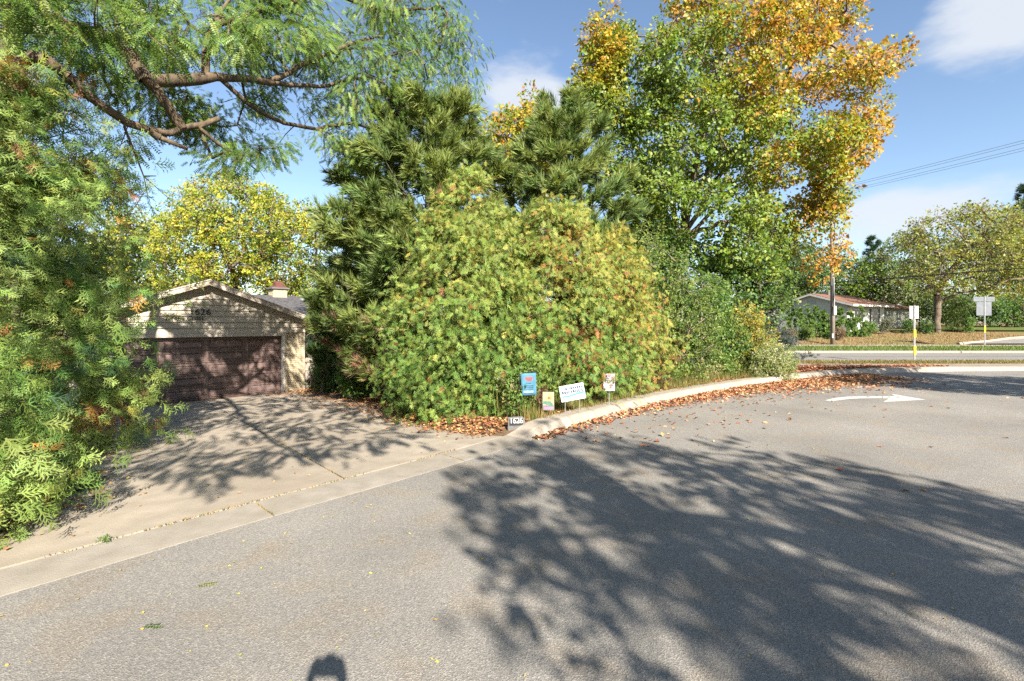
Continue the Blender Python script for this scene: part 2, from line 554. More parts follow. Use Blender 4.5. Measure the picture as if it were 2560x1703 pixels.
# joints measured on the photograph plus regular ones further on
i_j = []
def near(px, py):
    g = G(px, py)[:2]
    return int(np.argmin(((CP - g) ** 2).sum(1)))
up_flag = np.array([curb_up(p) >= .02 for p in CP])
i0 = int(np.argmax((CP[:, 1] > 2.3)))
first_up = np.where((arc > arc[near(858, 1240)]) & up_flag)[0][0]
last_up_left = np.where((arc < arc[near(858, 1240)]) & up_flag)[0][-1]
cuts = [0]
for t in np.arange(3.0, arc[last_up_left], 3.0):
    cuts.append(int(np.searchsorted(arc, t)))
cuts += [last_up_left + 1, near(652, 1292), near(1150, 1155), first_up, near(1425, 1062), near(1490, 1047), near(1618, 1012)]
for t in np.arange(arc[near(1618, 1012)] + 2.4, arc[-1], 2.4):
    cuts.append(int(np.searchsorted(arc, t)))
cuts.append(len(CP) - 1)
cuts = sorted(set(cuts))
for a, b in zip(cuts[:-1], cuts[1:]):
    if b - a < 1:
        continue
    low = not up_flag[(a + b) // 2]
    idx = list(range(a, b + 1))
    o = sweep(idx, curb_prof, 'gutter_slab' if low else 'curb_segment', 'concrete_gutter' if low else 'concrete_curb', gut if low else curb)
    c = CP[(a + b) // 2]
    L = max(arc[b] - arc[a], .3)
    # a narrow open joint: shrink each piece a little about its own middle
    sc = 1 - .014 / L
    o.matrix_local = Matrix.Translation((c[0], c[1], 0)) @ Matrix.Diagonal((sc, sc, 1, 1)) @ Matrix.Translation((-c[0], -c[1], 0))

# yard behind the curb, following its line
offs = np.concatenate([[GW - .03, GW + .05], np.arange(.7, 6, .35), np.arange(6, 24, 1.0)])
sel = np.arange(0, len(CP), 2)
Vy = []
for i in sel:
    for o in offs:
        p = CP[i] + CN[i] * o
        Vy.append((p[0], p[1], 0))
Vy = np.array(Vy)
Vy[:, 2] = yard_z(Vy[:, 0], Vy[:, 1]) + .02 * np.sin(Vy[:, 0] * 3.1) * np.sin(Vy[:, 1] * 2.3) * smooth01(.1, .8, outside_drive(Vy[:, 0], Vy[:, 1]))
k = len(offs)
i = (np.arange(len(sel) - 1)[:, None] * k + np.arange(k - 1)[None, :]).ravel()
T = np.concatenate([np.stack([i, i + k, i + k + 1], 1), np.stack([i, i + k + 1, i + 1], 1)])
# keep only the part that stays short of the strip along the far road
keep = (Vy[T].mean(1)[:, 1] < 20.0) | (Vy[T].mean(1)[:, 0] < 8)
keep &= ~((Vy[T].mean(1)[:, 0] > 13) & (Vy[T].mean(1)[:, 1] > 19.3))
tag(tri_mesh('yard', Vy, T[keep], 'dirt', smooth=True), kind='structure')

# driveway slabs
drive = empty('driveway', kind='structure')
def st(s, d):
    p = P0 + U * s + VV * d
    return p
def front_d(s):
    # back edge of the gutter in the driveway frame
    best = None
    q = CP + CN * GW
    ss, dd = sd_of(q[:, 0], q[:, 1])
    o = np.argsort(ss)
    return float(np.interp(s, ss[o], dd[o]))
def drive_slab(c0, c1, d0, d1):
    n = 7
    V, Fc = [], []
    pts_t = []
    for a in range(n):
        row = []
        for b in range(5):
            dd0 = d0
            u = b / 4
            d_ref = (d0 if d0 is not None else 0)
            t = a / (n - 1)
            d = d_ref + (d1 - d_ref) * t
            lo, hi = np.interp(d, LEFT_D, LEFT_S), np.interp(d, RIGHT_D, RIGHT_S)
            jn = .0 + .16 * d
            lim = {'l': lo, 'j': jn, 'r': hi}
            s = lim[c0] + (lim[c1] - lim[c0]) * u
            if c0 == 'j': s += .012 * (1 - u)
            if c1 == 'j': s -= .012 * u
            if d0 is None:
                fd = front_d(s) + .035
                d = fd + (d1 - fd) * t
            d -= .012 * (a == n - 1)
            p = st(s, d)
            row.append((p[0], p[1], float(base_z(p[0], p[1])) + .018))
        pts_t.append(row)
    mm = MB()
    for row in pts_t:
        mm.v += row
    for row in pts_t:
        mm.v += [(x, y, z - .09) for (x, y, z) in row]
    N = n * 5
    for a in range(n - 1):
        for b in range(4):
            q = (a * 5 + b, a * 5 + b + 1, (a + 1) * 5 + b + 1, (a + 1) * 5 + b)
            mm.f.append(q)
    rim = [b for b in range(5)] + [a * 5 + 4 for a in range(1, n)] + [(n - 1) * 5 + b for b in range(3, -1, -1)] + [a * 5 for a in range(n - 2, 0, -1)]
    for x, y in zip(rim, rim[1:] + rim[:1]):
        mm.f.append((x, x + N, y + N, y))
    return mm.build('concrete_slab', 'concrete', drive)
for c0, c1 in (('l', 'j'), ('j', 'r')):
    drive_slab(c0, c1, None, 4.4)
    drive_slab(c0, c1, 4.4, 9.2)
    drive_slab(c0, c1, 9.2, 13.75)

# strips along the far road
def strip(name, pts, z_off, mat, kind='structure', nx=60, follow=True):
    """pts: list of (y, dz) lines running along x"""
    xs = np.linspace(-60, 140, nx)
    V = []
    for (y, dz) in pts:
        for x in xs:
            V.append((x, y, float(base_z(x, y)) + dz + z_off))
    V = np.array(V)
    i = (np.arange(len(pts) - 1)[:, None] * nx + np.arange(nx - 1)[None, :]).ravel()
    T = np.concatenate([np.stack([i, i + 1, i + nx + 1], 1), np.stack([i, i + nx + 1, i + nx], 1)])
    return tag(tri_mesh(name, V, T, mat), kind=kind)
# concrete walk beyond the bend, then the grass strip, the far road and its verge
xs = np.linspace(8.0, 140, 90)
near_y = np.interp(xs, CP[:, 0] + CN[:, 0] * GW, CP[:, 1] + CN[:, 1] * GW)
V = np.concatenate([np.stack([xs, np.maximum(near_y, 18.6 - np.clip((16 - xs) * .0, 0, 9)) + .0, np.full_like(xs, .125)], 1)])
def walk(y0, y1, z, name, mat, x0=8.0, x1=140):
    mm = MB()
    mm.box(x0, x1, y0, y1, z - .12, z)
    return tag(mm.build(name, mat), kind='structure')
walk(19.05, 20.25, .118, 'sidewalk', 'concrete_walk', 4.0)
walk(20.26, 22.2, .10, 'grass_strip', 'lawn_dry', -10)
fr = walk(22.55, 29.55, .0, 'far_road', 'asphalt_far', -60)
mm = MB(); mm.box(-60, 140, 22.2, 22.55, -.1, .105)
tag(mm.build('far_curb', 'concrete_curb', bevel=.03), kind='structure')
mm = MB(); mm.box(-60, 140, 29.55, 29.95, -.1, .12)
tag(mm.build('far_curb', 'concrete_curb', bevel=.03), kind='structure')
for yy, wd in ((23.1, .12), (26.1, .1), (26.4, .1), (29.0, .12)):
    mm = MB(); mm.poly([(-60, yy, .004), (140, yy, .004), (140, yy + wd, .004), (-60, yy + wd, .004)])
    mm.build('painted_line', 'asphalt_far' if wd == .1 else 'concrete', fr)
strip('verge', [(29.9, .1), (30.6, .09), (32, .08), (34.2, .06)], 0, 'lawn')
strip('far_sidewalk', [(34.4, .05), (35.9, .05)], .02, 'concrete')
# side street on the far side with its curb
mm = MB()
mm.poly([(34.0, 36.2, .30), (62, 36.2, .35), (62, 40.5, .62), (45, 40.5, .6), (40.5, 39.2, .5)])
side = tag(mm.build('side_street', 'asphalt_far'), kind='structure')
mm = MB()
mm.tube([(33.5, 36.3, .24), (37, 37.6, .38), (40.6, 39.5, .55), (45, 41.0, .70), (62, 41.2, .75)], .14, 6)
tag(mm.build('side_street_curb', 'concrete_curb'), kind='structure')
strip('front_lawn', [(46.5, .06), (52, .05), (60, .05)], .02, 'lawn')

# ---------------------------------------------------------------- foliage tools
def tmpl(V, T):
    return np.array(V, float), np.array(T, int)
class TB:
    def __init__(s): s.V, s.T = [], []
    def sliver(s, p, q, w, nrm=(0, 0, 1)):
        p, q = np.array(p, float), np.array(q, float)
        d = q - p
        side = np.cross(np.array(nrm, float), d)
        side = side / (np.linalg.norm(side) + 1e-9) * w * .5
        i = len(s.V)
        s.V += [p + side, p - side, q]
        s.T.append((i, i + 1, i + 2))
    def kite(s, p, q, w, nrm=(0, 0, 1), fold=.0, wide=.45):
        p, q = np.array(p, float), np.array(q, float)
        nrm = np.array(nrm, float)
        d = q - p
        side = np.cross(nrm, d)
        side = side / (np.linalg.norm(side) + 1e-9) * w * .5
        nn = nrm / (np.linalg.norm(nrm) + 1e-9)
        i = len(s.V)
        mid = p + d * wide
        s.V += [p, mid + side + nn * fold, q, mid - side + nn * fold]
        s.T += [(i, i + 1, i + 2), (i, i + 2, i + 3)]
    def get(s): return tmpl(s.V, s.T)
def spray_tmpl(n, sub, w, r):
    t = TB()
    t.sliver((0, 0, 0), (1, 0, -.12), w * 1.1)
    for i in range(n):
        u = .10 + .82 * (i + r.uniform(-.3, .3)) / n
        for sg in (-1, 1):
            L = (.50 * (1 - u) ** .75 + .12) * r.uniform(.8, 1.2)
            a = R(52 - 18 * u + r.uniform(-8, 8))
            p = np.array((u, 0, -.12 * u * u))
            q = p + L * np.array((math.cos(a), sg * math.sin(a), r.uniform(-.28, .10)))
            t.sliver(p, q, w)
            for j in range(sub):
                v = .35 + .35 * j
                pp = p + (q - p) * v
                a2 = a + R(38) * (1 if j % 2 else -1)
                qq = pp + L * .5 * (1 - .3 * v) * np.array((math.cos(a2), sg * math.sin(a2), r.uniform(-.3, .1)))
                t.sliver(pp, qq, w * .9)
    return t.get()
rr = random.Random(3)
SPRAY_FINE = [spray_tmpl(5, 2, .06, rr) for _ in range(6)]
SPRAY_MID = [spray_tmpl(4, 1, .078, rr) for _ in range(6)]
SPRAY_LOW = [spray_tmpl(4, 0, .15, rr) for _ in range(5)]
def tuft_tmpl(n, w, r, spread=.6):
    t = TB()
    for i in range(n):
        u = i / n * .5
        a = r.uniform(0, 6.28)
        sp = spread * r.uniform(.35, 1.0)
        q = np.array((u + .72 * math.cos(sp), .72 * math.sin(sp) * math.cos(a), .72 * math.sin(sp) * math.sin(a)))
        t.sliver((u, 0, 0), q, w, (r.uniform(-1, 1), r.uniform(-1, 1), r.uniform(-1, 1)))
    return t.get()
TUFT = [tuft_tmpl(15, .075, rr) for _ in range(6)]
TUFT_SHORT = [tuft_tmpl(12, .10, rr, 1.0) for _ in range(5)]
def frond_tmpl(n, r):
    t = TB()
    bend = r.uniform(.1, .35)
    f = lambda u: np.array((u, 0, -bend * u * u))
    t.sliver(f(0), f(1), .02)
    for i in range(n):
        u = .12 + .86 * i / n
        for sg in (-1, 1):
            p = f(u)
            L = .21 * (1 - .5 * abs(u - .5)) * r.uniform(.85, 1.15)
            q = p + L * np.array((.35, sg * .9, r.uniform(-.35, .15)))
            t.kite(p, q, .085, (0, r.uniform(-.3, .3), 1))
    return t.get()
FROND = [frond_tmpl(8, rr) for _ in range(6)]
def frond_far(n, r):
    t = TB()
    bend = r.uniform(.1, .35)
    f = lambda u: np.array((u, 0, -bend * u * u))
    t.sliver(f(0), f(1), .02)
    for i in range(n):
        u = .12 + .86 * i / n
        for sg in (-1, 1):
            p = f(u)
            q = p + .23 * (1 - .5 * abs(u - .5)) * np.array((.35, sg * .9, r.uniform(-.35, .15)))
            t.sliver(p, q, .10)
    return t.get()
FROND_FAR = [frond_far(8, rr) for _ in range(6)]
def cluster_tmpl(n, r, w=.75, droop=.3):
    t = TB()
    for i in range(n):
        c = np.array((r.uniform(0, .8), r.uniform(-.5, .5), r.uniform(-.45, .45)))
        d = np.array((r.uniform(-.5, 1), r.uniform(-1, 1), r.uniform(-.5, .2) - droop * .4))
        d /= np.linalg.norm(d)
        nn = np.array((r.uniform(-.7, .7), r.uniform(-.7, .7), 1.0))
        L = r.uniform(.38, .6)
        t.kite(c, c + d * L, L * w, nn, r.uniform(-.05, .08))
    return t.get()
CLUSTER = [cluster_tmpl(5, rr) for _ in range(6)]
CLUSTER_NARROW = [cluster_tmpl(6, rr, .42, .2) for _ in range(6)]

def scatter(tms, P, A, N, S, C, jit=.10):
    """place template foliage: points P, axes A, normals N, sizes S, colours C"""
    A = unit(A)
    B = unit(np.cross(N, A))
    N = np.cross(A, B)
    n = len(P)
    which = rng.integers(0, len(tms), n)
    Vs, Ts, Cs = [], [], []
    off = 0
    for k, (tv, tt) in enumerate(tms):
        ix = np.where(which == k)[0]
        if len(ix) == 0:
            continue
        v = P[ix, None, :] + S[ix, None, None] * (tv[None, :, 0:1] * A[ix, None, :] + tv[None, :, 1:2] * B[ix, None, :] + tv[None, :, 2:3] * N[ix, None, :])
        m_, q = len(ix), len(tv)
        Vs.append(v.reshape(-1, 3))
        Ts.append((tt[None] + (off + np.arange(m_) * q)[:, None, None]).reshape(-1, 3))
        c = np.repeat(C[ix, None, :], q, 1) * (1 + jit * rng.normal(size=(m_, q, 1)))
        Cs.append(c.reshape(-1, 3))
        off += m_ * q
    return np.concatenate(Vs), np.concatenate(Ts), np.clip(np.concatenate(Cs), .002, .9)
def join(parts):
    Vs, Ts, Cs, off = [], [], [], 0
    for v, t, c in parts:
        Vs.append(v); Ts.append(t + off); Cs.append(c); off += len(v)
    return np.concatenate(Vs), np.concatenate(Ts), np.concatenate(Cs)
FOL = 1.12
def pick(pal, n, w=None):
    pal = np.array(pal, float)
    w = np.array(w, float) / np.sum(w) if w is not None else None
    c = pal[rng.choice(len(pal), n, p=w)]
    return c * FOL * rng.uniform(.78, 1.22, (n, 1)) * rng.uniform(.93, 1.07, (n, 3))

# ----- woody skeletons
class Skel:
    def __init__(s):
        s.p, s.par, s.minr = [], [], []
    def add(s, pos, par, mr=0.0):
        s.p.append(np.array(pos, float)); s.par.append(par); s.minr.append(mr)
        return len(s.p) - 1
    def path(s, pts, par=-1, r0=.1, r1=.05, step=.5, wob=.04):
        pts = np.array(pts, float)
        q = resample(pts, step) if len(pts) > 1 else pts
        if len(q) > 3:
            for _ in range(2):
                q[1:-1] = .25 * q[:-2] + .5 * q[1:-1] + .25 * q[2:]
        for i, c in enumerate(q):
            t = i / max(len(q) - 1, 1)
            if i == 0 and par >= 0 and np.linalg.norm(s.p[par] - c) < .02:
                continue
            par = s.add(c + (rng.normal(size=3) * wob if 0 < i else 0), par, r0 + (r1 - r0) * t)
        return par
    def nearest(s, c):
        return int(np.argmin(((np.array(s.p) - c) ** 2).sum(1)))
    def reach(s, targets, step=.6, up=.5, wob=.06, frm=0, lift=.12):
        order = np.argsort([np.min(np.linalg.norm(np.array(s.p[frm:]) - t, axis=1)) for t in targets])
        for k in order:
            t = targets[k]
            P = np.array(s.p)
            dv = t - P
            d = np.linalg.norm(dv, axis=1)
            cost = d + up * np.maximum(0, P[:, 2] - t[2] + .25 * d)
            cost[:frm] = 1e9
            j = int(np.argmin(cost))
            n = max(2, int(d[j] / step))
            par = j
            a = s.p[j]
            for q in range(1, n + 1):
                u = q / n
                c = a + (t - a) * u + np.array((0, 0, lift * d[j] * math.sin(math.pi * u) * (1 if t[2] > a[2] - 1 else .4)))
                par = s.add(c + rng.normal(size=3) * wob * (u < 1), par)
    def mesh(s, tip=.011, expo=.46, rmax=.4, sides=6):
        n = len(s.p)
        cnt = np.zeros(n)
        kids = np.zeros(n, int)
        for i in range(n):
            if s.par[i] >= 0:
                kids[s.par[i]] += 1
        cnt[kids == 0] = 1
        for i in range(n - 1, -1, -1):
            if s.par[i] >= 0:
                cnt[s.par[i]] += cnt[i]
        r = np.minimum(tip * np.maximum(cnt, 1) ** expo, rmax)
        r = np.maximum(r, np.array(s.minr))
        P = np.array(s.p)
        par = np.array(s.par)
        e = np.where(par >= 0)[0]
        a, b = P[par[e]], P[e]
        ra, rb = np.minimum(r[par[e]], r[e] * 1.5), r[e]
        d = unit(b - a)
        ref = np.where(np.abs(d[:, 2:3]) < .9, np.array([[0, 0, 1.0]]), np.array([[1.0, 0, 0]]))
        u = unit(np.cross(d, ref)); w = np.cross(d, u)
        ang = np.arange(sides) * 2 * math.pi / sides
        ring = np.cos(ang)[None, :, None] * u[:, None, :] + np.sin(ang)[None, :, None] * w[:, None, :]
        Va = a[:, None, :] + ring * ra[:, None, None]
        Vb = b[:, None, :] + ring * rb[:, None, None]
        V = np.concatenate([Va, Vb], 1).reshape(-1, 3)
        q = np.arange(sides); q1 = (q + 1) % sides
        t = np.concatenate([np.stack([q, q1, q1 + sides], 1), np.stack([q, q1 + sides, q + sides], 1)])
        T = (t[None] + (np.arange(len(e)) * 2 * sides)[:, None, None]).reshape(-1, 3)
        return V, T
def in_poly(pts, poly):
    x, y = pts[:, 0], pts[:, 1]
    res = np.zeros(len(pts), bool)
    n = len(poly)
    for i in range(n):
        x0, y0 = poly[i]; x1, y1 = poly[(i + 1) % n]
        c = ((y0 > y) != (y1 > y)) & (x < (x1 - x0) * (y - y0) / ((y1 - y0) + 1e-9) + x0)
        res ^= c
    return res
def edge_dist(pts, poly):
    d = np.full(len(pts), 1e9)
    n = len(poly)
    for i in range(n):
        a = np.array(poly[i], float); b = np.array(poly[(i + 1) % n], float)
        t = np.clip(((pts - a) @ (b - a)) / ((b - a) @ (b - a) + 1e-9), 0, 1)
        d = np.minimum(d, np.linalg.norm(pts - (a + t[:, None] * (b - a)), axis=1))
    return d
def crown_centres(poly, Y0, thick, n, inset=18, sep=None, edge=140.0):
    """clump centres filling a real crown volume whose outline at distance Y0 is poly; thick = half depth in metres"""
    poly = [(float(a), float(b)) for a, b in poly]
    xs = [p[0] for p in poly]; ys = [p[1] for p in poly]
    out = []
    tries = 0
    cand = np.stack([rng.uniform(min(xs), max(xs), n * 40), rng.uniform(min(ys), max(ys), n * 40)], 1)
    ok = in_poly(cand, poly)
    cand = cand[ok]
    ed = edge_dist(cand, poly)
    m_ = ed > inset
    cand, ed = cand[m_], ed[m_]
    keep = []
    W = []
    for c, e in zip(cand, ed):
        lim = thick * math.sqrt(1 - (1 - min(1, e / edge)) ** 2) + .1
        y = Y0 + rng.uniform(-1, 1) * lim
        w = at(c[0], c[1], y)
        if sep and len(W):
            if np.min(np.linalg.norm(np.array(W) - w, axis=1)) < sep:
                continue
        W.append(w)
        if len(W) >= n:
            break
    return np.array(W)
def clump_leaves(C, rad, per, size, tms, colfn, flat=.7, droop=.25, outward=1.0, mat=None):
    """leaf clusters through clumps at C with radii rad"""
    n = len(C) * per
    ci = np.repeat(np.arange(len(C)), per)
    d = rvec(n)
    rr_ = rng.uniform(.25, 1.0, n) ** .55
    rad = np.broadcast_to(np.asarray(rad, float), (len(C),))
    P = C[ci] + d * (rr_ * rad[ci])[:, None] * np.array([1, 1, flat])
    A = d * outward + rvec(n) * .7 + np.array([0, 0, -droop])
    N = rvec(n) * .75 + np.array([.3, -.75, .65])
    S = size * rng.uniform(.7, 1.3, n)
    col = colfn(P, ci)
    return scatter(tms, P, A, N, S, col)
def tree(name, label, cat, base, trunk, C, rad, per, size, tms, colfn, tip=.011, expo=.46, rmax=.35, group=None, bark='bark', flat=.7,
         twigs=4, leafmat='leaf', up=.5, step=.7, frm=0, droop=.25, extra=None, skel=None, crown_name='crown', trunk_name='trunk', lift=.12, sides=6):
    o = empty(name, base, 0, label, cat, group)
    s = skel or Skel()
    if skel is None:
        s.path(trunk, -1, trunk_r(trunk, rmax), .02, .6, .05)
    s.reach(list(C), step, up, .07, frm, lift)
    if twigs:
        rad_ = np.broadcast_to(np.asarray(rad, float), (len(C),))
        for c, r_ in zip(C, rad_):
            j = s.nearest(c)
            for q in range(twigs):
                d = rvec(1)[0] * np.array([1, 1, .7]) + np.array([0, 0, .2])
                mid = s.add(c + d * r_ * .5 + rng.normal(size=3) * .04, j)
                s.add(c + d * r_ * .95, mid)
    V, T = s.mesh(tip, expo, rmax, sides)
    b = np.array(base)
    tri_mesh(trunk_name, V - b, T, bark, o, smooth=True)
    V, T, Cc = clump_leaves(C, rad, per, size, tms, colfn, flat, droop)
    if extra is not None:
        V, T, Cc = join([(V, T, Cc)] + extra)
    tri_mesh(crown_name, V - b, T, leafmat, o, Cc)
    return o
def trunk_r(tr, rmax):
    return rmax
def pal_fn(pal, w=None):
    return lambda P, ci: pick(pal, len(P), w)
def grad_fn(pa, pb, fn, wa=None, wb=None):
    """mix of two palettes, fn(P) = share of the second"""
    def f(P, ci):
        n = len(P)
        m_ = rng.uniform(size=n) < fn(P)
        return np.where(m_[:, None], pick(pb, n, wb), pick(pa, n, wa))
    return f
def vnoise(P, f, seed=0.0):
    return (np.sin(P[:, 0] * f + seed) * np.sin(P[:, 1] * f * 1.13 + seed * 2.1) + np.sin(P[:, 2] * f * 1.31 + seed * .7) * np.sin(P[:, 0] * f * .71 + 1.7 + seed)) * .5

# ---------------------------------------------------------------- the garage house
FLOOR = -.85
RC = np.array([-8.22, 19.2])
w45 = np.array([.7071, .7071])
LC = RC - 6.75 * w45
house = empty('house', (LC[0], LC[1], FLOOR), R(45), 'beige garage house with brown panelled door at the end of the driveway', 'house')
SL = .37
RZ = 4.16
def rake_z(a):
    return RZ - SL * abs(a - 3.375)
D0, D1, DH = .815, 5.935, 2.13
# masonry piers with single bricks
def pier(a0, a1):
    mm = MB(); mm.box(a0, a1, .02, .30, -.3, 2.32)
    p = mm.build('brick_pier', 'mortar', house)
    return p
bm_full = None
def brick_mesh(L):
    mm = MB(); mm.box(0, L, -.008, .05, 0, .066)
    me = bpy.data.meshes.new('brick')
    me.from_pydata(mm.v, [], mm.f)
    bm_ = bmesh.new(); bm_.from_mesh(me)
    bmesh.ops.recalc_face_normals(bm_, faces=bm_.faces)
    bmesh.ops.bevel(bm_, geom=list(bm_.edges), offset=.004, segments=1, affect='EDGES')
    bm_.to_mesh(me); bm_.free()
    me.materials.append(MATS['brick_cream'])
    return me
BRICK, HALF = brick_mesh(.192), brick_mesh(.091)
for a0, a1, full in ((0, D0 - .06, False), (D1 + .06, 6.75, True)):
    p = pier(a0, a1)
    z = -.02
    row = 0
    while z < 2.24:
        a = a0 + .002
        first = True
        while a < a1 - .05:
            half = (row % 2 == 1 and first) or a + .192 > a1 + .004
            o = bpy.data.objects.new('brick', HALF if half else BRICK)
            COL.objects.link(o); o.parent = p
            o.location = (a, .012 + random.uniform(-.002, .002), z)
            a += (.091 if half else .192) + .0105
            first = False
        z += .0765; row += 1
# backing walls
mm = MB(); mm.prism([(0.0, 2.3), (6.75, 2.3), (6.75, rake_z(6.75) - .12), (3.375, RZ - .12), (0, rake_z(0) - .12)], .05, .2)
mm.build('gable_wall', 'siding_paint', house)
mm = MB(); mm.box(0, .18, .3, 7, -.3, 2.7); mm.build('side_wall', 'siding_paint', house)
mm = MB(); mm.box(6.57, 6.75, .3, 7, -.3, 2.7); mm.build('side_wall', 'siding_paint', house)
mm = MB(); mm.box(.18, 6.57, 6.8, 7, -.3, 2.7); mm.build('back_wall', 'siding_paint', house)
# lap siding, each board a wedge cut to the roof slope
z = 2.30
ex = .2
while z < RZ - .2:
    z1 = min(z + ex + .02, RZ - .06)
    def half_at(zz):
        return min(3.375, (RZ - .05 - zz) / SL)
    h0, h1 = half_at(z), half_at(z1)
    if h0 < .15:
        break
    lo0, hi0, lo1, hi1 = 3.375 - h0, 3.375 + h0, 3.375 - h1, 3.375 + h1
    mm = MB()
    f0, f1 = -.022, .03
    mm.v = [(lo0, f0, z), (hi0, f0, z), (hi1, f1, z1), (lo1, f1, z1), (lo0, .049, z), (hi0, .049, z), (hi1, .049, z1), (lo1, .049, z1)]
    mm.f = [(0, 1, 2, 3), (7, 6, 5, 4), (0, 4, 5, 1), (1, 5, 6, 2), (2, 6, 7, 3), (3, 7, 4, 0)]
    mm.build('siding_board', 'siding_paint', house)
    z += ex
# door surround and door
mm = MB(); mm.box(D0 - .06, D0 + .04, -.012, .16, -.05, DH + .05); mm.build('door_jamb', 'jamb_paint', house, .004)
mm = MB(); mm.box(D1 - .04, D1 + .06, -.012, .16, -.05, DH + .05); mm.build('door_jamb', 'jamb_paint', house, .004)
mm = MB(); mm.box(D0 - .10, D1 + .10, -.045, .045, DH + .05, DH + .165); mm.build('door_header', 'trim_paint', house, .004)
gd = None
mm = MB(); mm.box(D0 + .02, D1 - .02, .19, .24, -.04, DH + .06)
gd = mm.build('garage_door', 'door_paint', house)
pw, ph = (D1 - D0) / 4, DH / 5
pm = None
for r_ in range(5):
    # each sectional leaf stands a little proud, split by a dark joint
    mm = MB(); mm.box(D0 + .041, D1 - .041, .165, .189, r_ * ph + .012, (r_ + 1) * ph - .012)
    sec = mm.build('door_section', 'door_paint', gd, .004)
    for c in range(4):
        if pm is None:
            mm = MB()
            W_, H_ = pw - .13, ph - .12
            ring = [(0, 0), (W_, 0), (W_, H_), (0, H_)]
            def rect(i_, y):
                return [(i_, y, i_), (W_ - i_, y, i_), (W_ - i_, y, H_ - i_), (i_, y, H_ - i_)]
            mm.v = rect(0, .0) + rect(.02, -.034) + rect(.045, -.006) + rect(.075, -.026)
            for q in range(3):
                for e_ in range(4):
                    n_ = (e_ + 1) % 4
                    mm.f.append((q * 4 + e_, q * 4 + n_, q * 4 + 4 + n_, q * 4 + 4 + e_))
            mm.f.append((12, 13, 14, 15))
            o = mm.build('door_panel', 'door_paint', gd)
            pm = o.data
        else:
            o = bpy.data.objects.new('door_panel', pm); COL.objects.link(o); o.parent = gd
        o.location = (D0 + c * pw + .065, .164, r_ * ph + .06)
# roofs
def roof_slab(x0, z0, x1, z1, y0, y1, t=.1):
    mm = MB()
    mm.prism([(x0, z0), (x1, z1), (x1, z1 - t), (x0, z0 - t)], y0, y1)
    return mm
OV = .36
for sg in (-1, 1):
    xe = 3.375 + sg * (3.375 + .3)
    rf = roof_slab(3.375, RZ, xe, rake_z(xe), -OV + .03, 7.3).build('roof', 'shingle', house)
    # rake board on the gable edge
    mm = MB()
    zz = rake_z(xe)
    mm.prism([(3.375, RZ - .03), (xe + sg * .02, zz - .03), (xe + sg * .02, zz - .19), (3.375, RZ - .19)], -OV - .005, -OV + .028)
    mm.build('rake_board', 'trim_paint', house)
    mm = MB(); mm.prism([(3.375, RZ + .012), (xe + sg * .02, zz + .012), (xe + sg * .02, zz - .028), (3.375, RZ - .028)], -OV - .03, -OV + .03)
    mm.build('rake_cap', 'trim_paint', house)
    mm = MB(); mm.prism([(3.375, RZ - .101), (xe, zz - .101), (xe, zz - .12), (3.375, RZ - .12)], -OV + .03, .0)
    mm.build('soffit', 'siding_paint', house)
    mm = MB(); mm.box(min(xe, xe + sg * .02), max(xe, xe + sg * .02), -OV + .03, 7.3, zz - .17, zz + .005)
    mm.build('fascia', 'trim_paint', house)
    # boxed eave return at the corner
    if sg == 1:
        mm = MB(); mm.prism([(6.76, rake_z(6.76) - .12), (xe - .01, zz - .125), (xe - .01, zz - .33), (6.76, zz - .33)], -OV + .03, .6)
        mm.build('eave_return', 'trim_paint', house)
# main block behind
mm = MB(); mm.box(3.0, 13.5, 2.95, 9.6, -.3, 2.72); mm.build('main_wall', 'siding_paint', house)
RB, RZ2 = 6.15, 4.06
for sg in (-1, 1):
    ye = RB + sg * 3.65
    mm = MB(); mm.prism([(RB, RZ2), (ye, RZ2 - SL * 3.65), (ye, RZ2 - SL * 3.65 - .1), (RB, RZ2 - .1)], 4.2, 13.9, 'x')
    mm.build('roof', 'shingle', house)
# shingle courses on the slopes the street sees
def shingles(parent):
    V, Fc = [], []
    L = math.hypot(1, SL)
    course = .14
    n = int(3.6 * L / course)
    for i_ in range(n):
        y0 = (RB - 3.65) + (i_ * course) / L
        z0 = RZ2 - SL * (RB - y0)
        a = 4.25 + random.uniform(0, .15)
        while a < 13.8:
            wd = random.choice((.24, .30, .33))
            lift = random.uniform(.006, .014)
            y1 = y0 + course * 1.05 / L
            z1 = z0 + SL * (y1 - y0)
            b_ = len(V)
            a1 = min(a + wd - .008, 13.88)
            V += [(a, y0, z0 + .001), (a1, y0, z0 + .001), (a, y0, z0 + lift), (a1, y0, z0 + lift), (a, y1, z1 + .003), (a1, y1, z1 + .003)]
            Fc += [(b_, b_ + 1, b_ + 3, b_ + 2), (b_ + 2, b_ + 3, b_ + 5, b_ + 4)]
            a += wd
    mm = MB(); mm.v, mm.f = V, Fc
    o = mm.build('shingle_courses', 'shingle', parent, fix=False)
    o['kind'] = 'stuff'
shingles(house)
